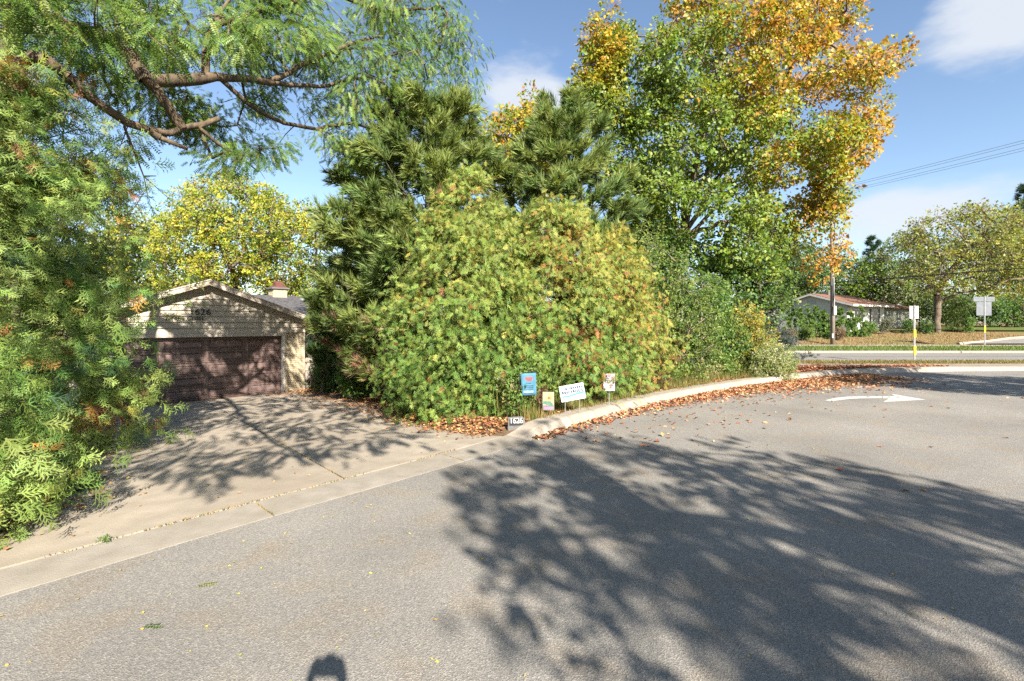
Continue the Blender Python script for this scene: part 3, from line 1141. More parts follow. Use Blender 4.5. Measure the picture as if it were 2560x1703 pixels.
# chimney
mm = MB(); mm.box(7.55, 8.2, 5.85, 6.5, 3.6, 4.36); ch = mm.build('chimney', 'mortar', house)
z = 3.9; row = 0
while z < 4.32:
    for side in range(2):
        a = 7.55 + (0 if row % 2 else -.0)
        k_ = 0
        while k_ < 3:
            o = bpy.data.objects.new('brick', BRICK); COL.objects.link(o); o.parent = ch
            if side == 0:
                o.location = (7.56 + k_ * .2075, 5.842, z)
            else:
                o.rotation_euler = (0, 0, R(-90)); o.location = (7.542, 6.48 - k_ * .2075, z)
            k_ += 1
    z += .0765; row += 1
mm = MB(); mm.box(7.45, 8.3, 5.75, 6.6, 4.36, 4.45); mm.build('cap', 'grey_stone', ch, .01)
mm = MB(); mm.prism([(7.5, 4.451), (8.25, 4.451), (8.05, 4.56), (7.7, 4.56)], 5.85, 6.5); mm.build('crown_wash', 'clay_red', ch)
mm = MB(); mm.box(7.7, 8.05, 6.0, 6.35, 4.56, 4.76); mm.build('flue', 'clay_red', ch, .01)
# vent pipe on the ridge
mm = MB(); mm.box(8.75, 9.0, 5.4, 5.65, 3.7, 3.95); mm.build('roof_vent', 'metal_back', house, .01)

# house number and street name on the gable
def text_mesh(s, size, depth, shear=0.0):
    cu = bpy.data.curves.new('txt', 'FONT')
    cu.body = s; cu.size = size; cu.extrude = depth; cu.align_x = 'CENTER'; cu.align_y = 'BOTTOM'; cu.shear = shear
    o = bpy.data.objects.new('txt', cu); COL.objects.link(o)
    bpy.context.view_layer.update()
    dg = bpy.context.evaluated_depsgraph_get()
    me = bpy.data.meshes.new_from_object(o.evaluated_get(dg))
    bpy.data.objects.remove(o)
    return me
def put_text(name, s, size, depth, parent, loc, mat, rot=(R(90), 0, 0), shear=0.0):
    me = text_mesh(s, size, depth, shear)
    me.materials.clear()
    o = link(name, me, mat, parent)
    o.location = loc; o.rotation_euler = rot
    return o
for i_, dgt in enumerate('1626'):
    put_text('house_numeral', dgt, .30, .01, house, (2.92 + i_ * .165, -.036, 2.89), 'black_metal')
put_text('street_name_lettering', 'Drane Cross', .21, .008, house, (2.72, -.036, 2.73), 'black_metal', shear=.15)

# wooden gate between the house and the shrubs
gate = empty('wooden_gate', (LC[0], LC[1], FLOOR), R(45), 'weathered grey plank gate with diagonal brace beside the brick pier', 'gate')
a = 6.80
for i_ in range(13):
    h = 1.25 + random.uniform(-.02, .02)
    mm = MB(); mm.box(a, a + .132, .40, .42, .04, h)
    mm.build('plank', 'wood_grey', gate, .003)
    a += .14
for z in (.18, .74, 1.08):
    mm = MB(); mm.box(6.80, 8.6, .365, .399, z, z + .085); mm.build('rail', 'wood_grey', gate, .003)
for a0 in (6.84, 7.7):
    mm = MB(); mm.prism([(a0, .27), (a0 + .09, .27), (a0 + .78, .735), (a0 + .69, .735)], .367, .397); mm.build('brace', 'wood_grey', gate)

# ---------------------------------------------------------------- far ranch house
K = np.array([31.9, 46.0])
rh = empty('ranch_house', (K[0], K[1], 1.08), R(30), 'low white ranch house with red brown roof across the far road', 'house')
mm = MB(); mm.prism([(0, -.4), (6.6, -.4), (6.6, 2.62), (3.3, 3.6), (0, 2.62)], 0.0, .18, 'x'); mm.build('gable_wall', 'house_white', rh)
mm = MB(); mm.box(.18, 7, 0, .18, -.4, 2.62); mm.build('front_wall', 'house_white', rh)
mm = MB(); mm.box(.18, 7, 6.42, 6.6, -.4, 2.62); mm.build('back_wall', 'house_white', rh)
mm = MB(); mm.prism([(0, -.4), (6.6, -.4), (6.6, 2.62), (3.3, 3.6), (0, 2.62)], 7.0, 7.18, 'x'); mm.build('gable_wall', 'house_white', rh)
for sg in (-1, 1):
    ye = 3.3 + sg * 4.0
    mm = MB(); mm.prism([(3.3, 3.75), (ye, 3.75 - .3 * 4.0), (ye, 3.75 - .3 * 4.0 - .1), (3.3, 3.65)], -.35, 7.6, 'x')
    mm.build('roof', 'roof_red', rh)
    mm = MB(); mm.prism([(3.3, 3.70), (ye, 3.70 - .3 * 4.0), (ye, 3.70 - 1.2 - .17), (3.3, 3.53)], -.40, -.352, 'x')
    mm.build('rake_board', 'white_paint', rh)
    mm = MB(); mm.box(-.4, 7.6, ye - .03 if sg < 0 else ye + .003, ye - .003 if sg < 0 else ye + .03, 3.75 - 1.2 - .2, 3.75 - 1.2 - .01)
    mm.build('gutter_board', 'white_paint', rh)
mm = MB(); mm.box(2.4, 2.9, 2.9, 3.5, 3.5, 4.0); mm.build('chimney', 'grey_stone', rh)
def window(parent, x0, x1, z0, z1, y, n, axis='x'):
    mm = MB(); mm.box(x0, x1, y - .05, y - .003, z0, z1)
    wv = mm.build('window', 'white_paint', parent)
    wd = (x1 - x0 - .06) / n
    for i_ in range(n):
        mm = MB(); mm.box(x0 + .03 + i_ * wd + .03, x0 + .03 + (i_ + 1) * wd - .03, y - .062, y - .051, z0 + .06, z1 - .06)
        mm.build('pane', 'window_glass', wv)
window(rh, 1.2, 3.0, .9, 2.1, 0, 3)
window(rh, 4.6, 5.9, .75, 2.15, 0, 3)
for x0 in (4.25, 5.93):
    mm = MB(); mm.box(x0, x0 + .3, -.04, -.002, .7, 2.2); mm.build('shutter', 'black_metal', rh)
mm = MB(); mm.box(6.35, 7.18, -.03, -.002, .1, 2.5); mm.build('sunlit_corner_panel', 'white_paint', rh)  # brighter white than the wall, sunlight on this end put into the paint
mm = MB(); mm.prism([(2.9, 2.7), (3.7, 2.7), (3.7, 3.05), (2.9, 3.05)], -.03, -.002, 'x'); mm.build('gable_vent', 'metal_back', rh)
wing = MB(); wing.box(7.19, 17, 1.6, 7.0, -.2, 2.4); wg = wing.build('wing_wall', 'wing_paint', rh)
z = .0
while z < 2.3:
    mm = MB(); mm.v = [(7.2, 1.565, z), (16.98, 1.565, z), (16.98, 1.595, z + .2), (7.2, 1.595, z + .2), (7.2, 1.599, z), (16.98, 1.599, z), (16.98, 1.599, z + .2), (7.2, 1.599, z + .2)]
    mm.f = [(0, 1, 2, 3), (0, 4, 5, 1), (2, 6, 7, 3), (1, 5, 6, 2), (0, 3, 7, 4)]
    mm.build('siding_board', 'wing_paint', wg)
    z += .19
for sg in (-1, 1):
    ye = 4.3 + sg * 3.2
    mm = MB(); mm.prism([(4.3, 3.3), (ye, 2.5), (ye, 2.38), (4.3, 3.18)], 7.2, 17.4, 'x'); mm.build('roof', 'roof_red', rh)

# dark low building edge beyond the sign
# ---------------------------------------------------------------- poles, wires, road signs
PB = np.array([25.2, 38.0])
ldir = np.array([.31, -.95])
def pole_at(p, label, conduit):
    z0 = float(base_z(p[0], p[1])) - .05
    o = empty('utility_pole', (p[0], p[1], z0), 0, label, 'utility pole', 'utility poles of the roadside line')
    MB().tube([(0, 0, -.3), (-.02, 0, 4), (-.08, 0, 8), (-.14, 0, 12.6)], [.17, .155, .125, .105], 10).build('shaft', 'pole_wood', o, smooth=True)
    MB().box(-1.3, 1.05, -.06, .06, 11.7, 11.83).build('crossarm', 'pole_wood', o, .01)
    for x in (-1.2, -.6, .4, .95):
        MB().tube([(x, 0, 11.83), (x, 0, 11.92), (x, 0, 12.02)], [.02, .05, .035], 8).build('insulator', 'metal_back', o)
    if conduit:
        MB().tube([(-.17, -.08, .9), (-.19, -.08, 4.6)], .045, 8).build('conduit', 'black_metal', o)
        MB().tube([(-.07, -.18, 3.0), (-.1, -.17, 5.2)], .04, 8).build('conduit', 'metal_back', o)
        MB().box(-.14, .10, -.23, -.165, 2.3, 3.0).build('notice_plate', 'white_paint', o)
        MB().box(-.26, -.17, -.2, -.1, .5, .85).build('marker', 'white_paint', o)
    return o
rz_line = math.atan2(ldir[1], ldir[0]) + math.pi / 2
pp = [PB, PB + ldir * 40, PB - ldir * 38]
labs = ['tall wooden utility pole with dark conduit across the far road', 'tall wooden utility pole standing beside the bend of the street, carrying the same wires', 'distant utility pole behind the ranch house trees']
for i_, p in enumerate(pp):
    o = pole_at(p, labs[i_], i_ == 0)
    o.rotation_euler = (0, 0, rz_line)
def cable(p, q, za, zb, off, sag, r, name, label, mat):
    pts = []
    nrm = np.array([-ldir[1], ldir[0]])
    for i_ in range(17):
        t = i_ / 16
        c = p + (q - p) * t + nrm * off
        pts.append((c[0], c[1], za + (zb - za) * t - sag * 4 * t * (1 - t)))
    tag(MB().tube(pts, r, 5).build(name, mat), label, 'cable', 'wires of the utility line')
zt = [float(base_z(*p)) - .05 for p in pp]
for (a_, b_) in ((0, 1), (0, 2)):
    for off in (-1.2, -.6, .4, .95):
        cable(pp[a_], pp[b_], zt[a_] + 12.0, zt[b_] + 12.0, -off, .35, .011, 'power_wire', 'thin power wire high on the utility line crossing the sky', 'wire_pale')
    cable(pp[a_], pp[b_], zt[a_] + 4.85, zt[b_] + 4.85, .0, .06, .035, 'telephone_cable', 'thick black telephone cable low on the utility line', 'cable')

def road_sign(x, y, label, panels, top, bands, backmat):
    z0 = float(base_z(x, y)) + (.1 if y < 30 else .05)
    o = empty('road_sign', (x, y, z0), 0, label, 'road sign')
    mm = MB()
    prof = [(-.045, 0), (-.03, 0), (-.02, .03), (.02, .03), (.03, 0), (.045, 0), (.045, .006), (.034, .006), (.024, .036), (-.024, .036), (-.034, .006), (-.045, .006)]
    mm.prism([(a_, -b_) for a_, b_ in prof], -.3, top, 'z')
    mm.build('post', 'galvanised', o)
    for (za, zb) in bands:
        MB().box(-.05, .05, -.048, .002, za, zb).build('reflective_sleeve', 'yellow_reflective', o, .004)
    for (xa, xb, za, zb, mt) in panels:
        MB().box(xa, xb, .008, .014, za, zb).build('sign_panel', mt, o, .001)
        for zz in (za + .06, zb - .06):
            MB().tube([(0, -.05, zz), (0, .02, zz)], .012, 6).build('bolt', 'galvanised', o)
    return o
road_sign(18.3, 22.0, 'back of a rectangular white road sign on post with yellow sleeves', [(-.21, .21, 1.92, 2.5, 'metal_back')], 2.52, [(.28, .68), (1.06, 1.42)], 'metal_back')
o = road_sign(34.4, 35.2, 'back of a wide T shaped grey road sign beyond the far road', [(-.80, .76, 3.22, 3.56, 'sign_back_dull'), (-.58, .52, 2.2, 3.19, 'sign_back_dull')], 3.6, [(.95, 1.45)], 'sign_back_dull')

# ---------------------------------------------------------------- yard signs by the curb
def z_at(x, y):
    return float(yard_z(x, y))
def dashes(parent, w, h, y, rows, mat, seed, name='print_line'):
    r_ = random.Random(seed)
    for (v, th, a0, a1) in rows:
        mm = MB()
        x = a0 * w
        while x < a1 * w:
            L = r_.uniform(.03, .075) * w
            mm.box(x, min(x + L, a1 * w), y - .0012, y, v * h - th * h / 2 * r_.uniform(.7, 1), v * h + th * h / 2 * r_.uniform(.7, 1))
            x += L + .02 * w
        mm.build(name, mat, parent)
def blob(parent, cx, cz, rx, rz_, y, mat, name, n=14, wob=.15, seed=1):
    r_ = random.Random(seed)
    pts = []
    for i_ in range(n):
        a_ = 2 * math.pi * i_ / n
        k_ = 1 + r_.uniform(-wob, wob)
        pts.append((cx + rx * k_ * math.cos(a_), cz + rz_ * k_ * math.sin(a_)))
    mm = MB(); mm.prism(pts, y - .0015, y)
    mm.build(name, mat, parent)
def sign_root(name, label, cat, px, py_c, Y, rot=0, tilt=0):
    c = at(px, py_c, Y)
    o = empty(name, (c[0], Y, z_at(c[0], Y)), rot, label, cat)
    return o, c[2] - z_at(c[0], Y)
# blue garden flag
o, zc = sign_root('garden_flag', 'blue garden flag with red flower print hanging by the hedge', 'flag', 1322, 961, 8.75, R(8))
W_, H_ = .275, .40
MB().tube([(-.17, .012, -.1), (-.17, .012, zc + H_ / 2 + .02), (.15, .012, zc + H_ / 2 + .02)], .006, 6).build('stand', 'black_metal', o)
mm = MB()
n_ = 9
for j in range(n_):
    for i_ in range(n_):
        u, v = i_ / (n_ - 1) - .5, j / (n_ - 1) - .5
        sk = -.02 * v
        mm.v.append((u * W_ * (1 - .12 * (v < 0) * -v) + sk, .004 * math.sin(u * 9) , zc + v * H_ + .012 * u))
for j in range(n_ - 1):
    for i_ in range(n_ - 1):
        a_ = j * n_ + i_
        mm.f.append((a_, a_ + 1, a_ + n_ + 1, a_ + n_))
fl = mm.build('cloth', 'flag_blue', o, smooth=True)
sol = fl.modifiers.new('thickness', 'SOLIDIFY'); sol.thickness = .002
for i_, (bx_, bz_) in enumerate(((-.05, .11), (-.018, .115), (.018, .11), (.05, .115), (-.03, .085), (.0, .08), (.035, .085))):
    blob(o, bx_, zc + bz_, .024, .02, -.006 - .0006 * i_, 'flag_red', 'flower_print', seed=i_)
t_ = empty('tmp'); bpy.data.objects.remove(t_)
for k_, (v, th, a0, a1, mt) in enumerate(((.06, .035, -.2, .15, 'sign_navy'), (-.06, .03, -.3, .3, 'sign_navy'), (-.13, .03, -.28, .3, 'sign_navy'), (-.21, .035, -.33, .3, 'sign_navy'), (-.33, .07, -.33, .3, 'sign_white'), (-.38, .035, -.3, .28, 'sign_navy'))):
    r_ = random.Random(k_)
    mm = MB(); x = a0 * W_
    while x < a1 * W_:
        L = r_.uniform(.02, .05) * W_ + .004
        mm.box(x, x + L, -.0085 - .0008 * (k_ == 5), -.007, zc + v * H_ - th * H_ / 2, zc + v * H_ + th * H_ / 2 * r_.uniform(.5, 1))
        x += L + .006
    mm.build('print_line', mt, o)
# small flower flag
o, zc = sign_root('garden_flag', 'small tan garden flag printed with a coral flower, low beside the white sign', 'flag', 1371, 1003, 8.75, R(-6))
W_, H_ = .205, .33
MB().tube([(-.12, .012, -.1), (-.12, .012, zc + H_ / 2 + .01), (.11, .012, zc + H_ / 2 + .01)], .005, 6).build('stand', 'black_metal', o)
MB().box(-W_ / 2, W_ / 2, 0, .003, zc - H_ / 2, zc + H_ / 2).build('cloth', 'flag_tan', o)
blob(o, .01, zc + .055, .05, .045, -.001, 'flag_coral', 'flower_print', seed=3)
blob(o, .01, zc + .055, .02, .02, -.003, 'flag_red', 'flower_print', seed=9)
blob(o, -.01, zc - .03, .085, .04, -.001, 'flag_green', 'leaf_print', seed=4, wob=.35)
blob(o, .04, zc - .06, .05, .035, -.003, 'flag_green', 'leaf_print', seed=7, wob=.35)
MB().box(-W_ / 2 + .004, W_ / 2 - .004, -.0012, 0, zc - H_ / 2 + .004, zc - H_ / 2 + .09).build('lower_print', 'flag_grey', o)
mm = MB()
for i_ in range(7):
    mm.box(-.08 + i_ * .023, -.066 + i_ * .023, -.003, -.0015, zc - .135, zc - .115)
mm.build('print_line', 'sign_rose', o)
# white campaign style yard sign, leaning
o, zc = sign_root('yard_sign', 'tilted white yard sign with dark lettering and blue wave on wire stakes', 'yard sign', 1431, 981, 8.95, R(-4))
W_, H_ = .455, .29
for sx in (-.13, .13):
    MB().tube([(sx * 1.05, .01, -.12), (sx, .008, zc + .05)], .005, 6).build('wire_stake', 'galvanised', o)
pn = MB().box(-W_ / 2, W_ / 2, -.003, .003, -H_ / 2, H_ / 2).build('panel', 'sign_white', o)
pn.location = (0, -.004, zc); pn.rotation_euler = (R(-6), R(-11), 0)
dashes(pn, W_, H_, -.0035, [(.27, .17, -.38, .46), (.05, .22, -.42, .46)], 'sign_navy', 4)
mm = MB()
prof = [(-.46 * W_, -.06 * H_ - .02), (-.2 * W_, -.045), (.1 * W_, -.025), (.47 * W_, -.012), (.47 * W_, -.042), (.1 * W_, -.058), (-.2 * W_, -.078), (-.46 * W_, -.066)]
mm.prism(prof, -.0047, -.0034); mm.build('wave_print', 'sign_blue', pn)
mm = MB(); mm.prism([(-.46 * W_, -.069), (-.2 * W_, -.081), (.1 * W_, -.061), (.47 * W_, -.045), (.47 * W_, -.10), (-.1 * W_, -.12), (-.46 * W_, -.12)], -.0044, -.0034); mm.build('wave_print', 'sign_pale_blue', pn)
# lilac sign
o, zc = sign_root('yard_sign', 'small upright lilac yard sign covered in purple and pink lettering', 'yard sign', 1523, 956, 9.85, R(4))
W_, H_ = .235, .345
MB().tube([(0, .012, -.12), (0, .012, zc + .1)], .007, 6).build('stake', 'galvanised', o)
pn = MB().box(-W_ / 2, W_ / 2, -.002, .002, -H_ / 2, H_ / 2).build('panel', 'sign_lilac', o)
pn.location = (0, 0, zc)
dashes(pn, W_, H_, -.0025, [(.42, .045, -.4, .42), (.32, .04, -.42, .42), (.22, .05, -.38, .42), (.12, .045, -.4, .3), (.02, .045, -.42, .42)], 'sign_purple', 8)
dashes(pn, W_, H_, -.0025, [(-.10, .05, -.42, .42), (-.2, .06, -.4, .42), (-.31, .06, -.42, .35), (-.41, .05, -.36, .4)], 'sign_rose', 9)
# number plaque at the driveway corner
c = G(1291, 1078, .02)
o = empty('number_plaque', (c[0], c[1], z_at(c[0], c[1]) + .0), R(10), 'low stone framed house number plaque at the driveway corner', 'plaque')
W_, H_ = .28, .17
MB().prism([(-W_ / 2, .0), (W_ / 2 + .02, .0), (W_ / 2, .13), (W_ / 2 - .03, H_), (-W_ / 2, H_ - .01)], .0, .06).build('stone', 'grey_stone', o, .006)
MB().box(-W_ / 2 + .022, W_ / 2 - .03, -.004, .0, .028, H_ - .035).build('face', 'black_metal', o)
MB().box(-W_ / 2 - .01, W_ / 2 + .03, -.03, .07, -.05, .012).build('base', 'grey_stone', o, .006)
for i_, ch_ in enumerate('1626'):
    put_text('numeral', ch_, .125, .002, o, (-.088 + i_ * .056, -.007, .042), 'white_paint')

rng = np.random.default_rng(8)
# ---------------------------------------------------------------- arborvitae
def arbor(name, label, x, y, h, r, nlobe, nspray, tms, size, colfn, group=None, low=.12, sig=.30, droop=.0, prof=1.5, trunk_r_=.09, inner=.25, z0=None, lean=(0, 0), base_r=.78, cat='arborvitae', xs=1.0, nr=.5):
    z0 = float(yard_z(x, y)) - .05 if z0 is None else z0
    o = empty(name, (x, y, z0), 0, label, cat, group)
    def RAD(t):
        return r * np.where(t < .22, base_r + (1 - base_r) * t / .22, np.clip(1 - (np.clip(t - .22, 0, 1) / .80) ** prof, .0, 1) ** .85)
    # lobes = bough ends
    t = rng.uniform(low, .99, nlobe * 4)
    keep = rng.uniform(size=len(t)) < (RAD(t) / r * .85 + .15)
    t = t[keep][:nlobe]
    nl = len(t)
    an = rng.uniform(0, 2 * math.pi, nl)
    an = np.where((np.sin(an) > .25) & (rng.uniform(size=nl) < .6), -an, an)      # boughs thin out on the shaded side
    rad = RAD(t) * rng.uniform(.70, 1.12, nl)
    out = np.stack([np.cos(an), np.sin(an), np.zeros(nl)], 1)
    C = np.stack([rad * np.cos(an) * xs + lean[0] * t, rad * np.sin(an) + lean[1] * t, t * h], 1)
    s = Skel()
    s.path([(0, 0, -.1), (.03, .02, h * .4), (lean[0] * .8, lean[1] * .8, h * .92)], -1, trunk_r_, .02, .4, .015)
    trunk_n = len(s.p)
    for k_ in range(nl):
        zt_ = max(.1, C[k_][2] - .45 * rad[k_])
        j = int(np.argmin(np.abs(np.array([p[2] for p in s.p[:trunk_n]]) - zt_)))
        a_ = s.p[j]
        mid = a_ + (C[k_] - a_) * .55 + np.array((0, 0, -.06 * rad[k_]))
        m1 = s.add(mid, j); s.add(C[k_], m1)
    V, T = s.mesh(.009, .42, trunk_r_, 5)
    tri_mesh('trunk', V, T, 'bark_pale', o, smooth=True)
    ci = rng.integers(0, nl, nspray)
    g = rng.normal(size=(nspray, 3)) * sig * (.55 + .45 * (rad[ci] / r))[:, None]
    P = C[ci] + g * np.array([1, 1, .75])
    # some foliage set back inside
    back = rng.uniform(size=nspray) < inner
    P[back, :2] = (P[back, :2] - 0) * rng.uniform(.55, .9, back.sum())[:, None]
    P[:, 2] = np.maximum(P[:, 2], .06)
    od = unit(np.stack([P[:, 0], P[:, 1], np.zeros(nspray)], 1) + out[ci] * .3)
    A = od * .5 + np.array([0, 0, 1.0]) * (rng.uniform(-.7, .7, nspray) - droop)[:, None] + rvec(nspray) * .6
    N = od * .85 + np.array([.1, -.2, .3]) + rvec(nspray) * nr
    S = size * rng.uniform(.65, 1.3, nspray)
    lob = rng.uniform(size=nl)[ci]
    c = colfn(P, lob, t[ci])
    V, T, Cc = scatter(tms, P, A, N, S, c, .07)
    tri_mesh('crown', V, T, 'needle', o, Cc)
    return o
GRN = [(.072, .138, .028), (.095, .17, .035), (.115, .19, .042)]
LIM = [(.155, .21, .044), (.185, .235, .052), (.13, .19, .04)]
YEL = [(.235, .235, .05), (.205, .22, .046), (.26, .24, .052)]
ORG = [(.29, .15, .04), (.25, .11, .035), (.31, .19, .045)]
BRN = [(.16, .065, .03), (.21, .09, .04), (.12, .06, .03)]
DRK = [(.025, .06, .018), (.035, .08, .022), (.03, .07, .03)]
def col_left(P, lob, t):
    n = len(P)
    c = pick(GRN + LIM, n)
    m_ = (lob > .62 - .5 * smooth01(.6, .1, t)) & (lob < .93)  # more bright lime on the lower boughs, their sunlight put into the leaf colour
    c = np.where(m_[:, None], pick([(.18, .245, .06), (.21, .27, .07), (.15, .22, .05)], n), c)
    bl = rng.uniform(size=n) < .05
    c = np.where(bl[:, None], pick(ORG + YEL, n), c)
    c = np.where((lob > .955)[:, None], pick(ORG + YEL + BRN, n), c)
    c = np.where((lob < .12)[:, None], pick(DRK + GRN, n), c)
    return c
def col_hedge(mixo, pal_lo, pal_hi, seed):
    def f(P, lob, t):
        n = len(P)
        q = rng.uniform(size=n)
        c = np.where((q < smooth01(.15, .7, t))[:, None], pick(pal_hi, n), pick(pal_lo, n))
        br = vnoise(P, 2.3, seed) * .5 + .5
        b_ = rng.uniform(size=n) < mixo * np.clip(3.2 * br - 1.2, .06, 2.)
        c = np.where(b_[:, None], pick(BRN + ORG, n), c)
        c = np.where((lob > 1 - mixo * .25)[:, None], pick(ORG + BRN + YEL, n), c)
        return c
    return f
arbor('arborvitae_tree', 'short drooping green arborvitae beside the street end of the driveway', -5.25, 4.15, 2.3, 1.0, 80, 4400, SPRAY_FINE, .175, col_left, 'arborvitae along the driveway edge', .03, .24, .25, 1.9, .12, .2)
arbor('arborvitae_tree', 'wide sunlit arborvitae spilling over the driveway beside the garage', -8.1, 7.8, 6.4, 1.9, 170, 9600, SPRAY_FINE, .235, col_left, 'arborvitae along the driveway edge', .03, .27, .3, 2.7, .14, .2, base_r=.97)
arbor('arborvitae_tree', 'arborvitae with browned tips between the garage corner and the wide sunlit one', -10.5, 10.2, 6.2, 1.4, 90, 4000, SPRAY_FINE, .29, col_left, 'arborvitae along the driveway edge', .04, .30, .25, 2.0, .14, .25)
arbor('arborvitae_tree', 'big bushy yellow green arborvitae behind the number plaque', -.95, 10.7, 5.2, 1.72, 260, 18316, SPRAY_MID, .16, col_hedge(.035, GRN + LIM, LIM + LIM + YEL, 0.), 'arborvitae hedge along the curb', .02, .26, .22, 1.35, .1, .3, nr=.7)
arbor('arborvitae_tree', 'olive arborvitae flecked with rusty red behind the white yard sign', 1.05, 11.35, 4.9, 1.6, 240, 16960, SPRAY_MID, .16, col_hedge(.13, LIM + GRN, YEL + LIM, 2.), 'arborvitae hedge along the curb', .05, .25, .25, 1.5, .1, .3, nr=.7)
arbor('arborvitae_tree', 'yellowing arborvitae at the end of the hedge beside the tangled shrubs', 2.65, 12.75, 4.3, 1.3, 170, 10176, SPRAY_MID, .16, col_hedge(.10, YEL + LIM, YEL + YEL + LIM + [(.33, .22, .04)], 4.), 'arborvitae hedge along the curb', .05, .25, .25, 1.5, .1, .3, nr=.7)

rng = np.random.default_rng(9)
# ---------------------------------------------------------------- pines
def pine(name, label, x, y, h, r, whorl, nb, ntuft, size, colfn, tms=TUFT, z0=None, base_t=.05, group=None, cat='pine tree', upc=.35, prof=.8, mat='needle'):
    z0 = float(base_z(x, y)) - .05 if z0 is None else z0
    o = empty(name, (x, y, z0), 0, label, cat, group)
    s = Skel()
    s.path([(0, 0, -.2), (.05, 0, h * .5), (0, .03, h * .97)], -1, .02 * h + .04, .02, .4, .02)
    tn = len(s.p)
    tips, dirs, ts = [], [], []
    z = base_t * h
    while z < h * .97:
        t = z / h
        L = r * (1 - t) ** prof * (1.0 if t > .15 else .75 + 1.6 * t)
        k0 = rng.uniform(0, 6.28)
        n_ = max(3, int(nb * (1 - .45 * t)))
        for b in range(n_):
            a_ = k0 + 2 * math.pi * (b + rng.uniform(-.35, .35)) / n_
            l = L * rng.uniform(.65, 1.12) + .12
            zz = z + rng.uniform(-.5, .5) * whorl
            j = int(np.argmin(np.abs(np.array([p[2] for p in s.p[:tn]]) - zz)))
            d = np.array((math.cos(a_), math.sin(a_), 0))
            par = j
            nseg = 4
            pts = []
            for q in range(1, nseg + 1):
                u = q / nseg
                c = s.p[j] * np.array([1, 1, 0]) + np.array((0, 0, zz)) + d * l * u + np.array((0, 0, l * (upc * u * u - .10 * u + .6 * t * u)))
                par = s.add(c + rng.normal(size=3) * .03, par)
                pts.append(s.p[par])
            # side shoots
            for q in range(2 + int(5 * l / r)):
                u = rng.uniform(.35, 1.0)
                c = pts[min(3, int(u * 4 - .001))]
                sd_ = np.array((-d[1], d[0], 0)) * rng.choice([-1, 1])
                v = unit(d * .8 + sd_ * rng.uniform(.2, 1.0) + np.array((0, 0, rng.uniform(.05, .7))))
                tip = c + v * l * rng.uniform(.12, .32)
                s.add(tip, s.nearest(c) if False else par - (nseg - 1 - min(3, int(u * 4 - .001))))
                tips.append(tip); dirs.append(v); ts.append(t)
            tips.append(pts[-1]); dirs.append(unit(d + np.array((0, 0, .5)))); ts.append(t)
        z += whorl
    tips, dirs, ts = np.array(tips), np.array(dirs), np.array(ts)
    V, T = s.mesh(.007, .45, .02 * h + .05, 5)
    tri_mesh('trunk', V, T, 'bark', o, smooth=True)
    wt_ = np.where(tips[:, 1] > .15 * r, .45, 1.0)
    ci = rng.choice(len(tips), ntuft, p=wt_ / wt_.sum())
    back = rng.uniform(-.32, .06, ntuft)
    P = tips[ci] + dirs[ci] * back[:, None] + rng.normal(size=(ntuft, 3)) * .07
    A = dirs[ci] + rvec(ntuft) * .75 + np.array([0, 0, .25])
    S = size * rng.uniform(.75, 1.25, ntuft)
    c = colfn(P, ts[ci], rng.uniform(size=len(tips))[ci])
    V, T, Cc = scatter(tms, P, A, rvec(ntuft), S, c, .1)
    tri_mesh('crown', V, T, mat, o, Cc)
    return o
PIN = [(.12, .17, .05), (.135, .19, .055), (.15, .205, .06), (.11, .165, .055)]
PIN_L = [(.19, .235, .065), (.21, .25, .07), (.17, .22, .06)]
DEAD = [(.20, .11, .07), (.26, .17, .11), (.15, .085, .05)]
def col_pine(dead_t):
    def f(P, t, k):
        n = len(P)
        c = np.where((k > .5)[:, None], pick(PIN_L, n), pick(PIN, n))
        dz = rng.uniform(size=n) < np.clip((dead_t - t) * 5, 0, .8)
        return np.where(dz[:, None], pick(DEAD, n), c)
    return f
pine('pine_tree', 'broad soft needled pine towering behind the big bushy arborvitae', -2.6, 14.7, 9.0, 3.05, .36, 9, 15500, .36, col_pine(.16), group='pines behind the hedge', prof=.55)
pine('pine_tree', 'upright grey green pine behind the rusty flecked arborvitae', 1.6, 15.6, 8.7, 2.6, .36, 8, 10500, .36, col_pine(.02), group='pines behind the hedge', prof=.5)
def col_dark_pine(P, t, k):
    n = len(P)
    c = np.where((k > .7)[:, None], pick(PIN, n), pick([(.05, .10, .035), (.06, .115, .04)], n))
    dz = rng.uniform(size=n) < np.where(P[:, 0] > .6, np.clip((.45 - t) * 2.0, 0, .7), 0)
    return np.where(dz[:, None], pick(DEAD, n), c)
pine('pine_tree', 'short dark pine standing beside the garage brick pier', -4.9, 16.4, 6.6, 1.55, .36, 7, 6500, .28, col_dark_pine, group='pines behind the hedge', base_t=.12, prof=.65)
SPR = [(.10, .125, .115), (.13, .15, .135), (.08, .105, .10)]
pine('spruce_tree', 'blue grey spruce half hidden at the end of the shrubs', 9.6, 19.2, 3.6, 1.7, .26, 8, 3600, .16, lambda P, t, k: pick(SPR, len(P)), TUFT_SHORT, cat='spruce tree', upc=.1)

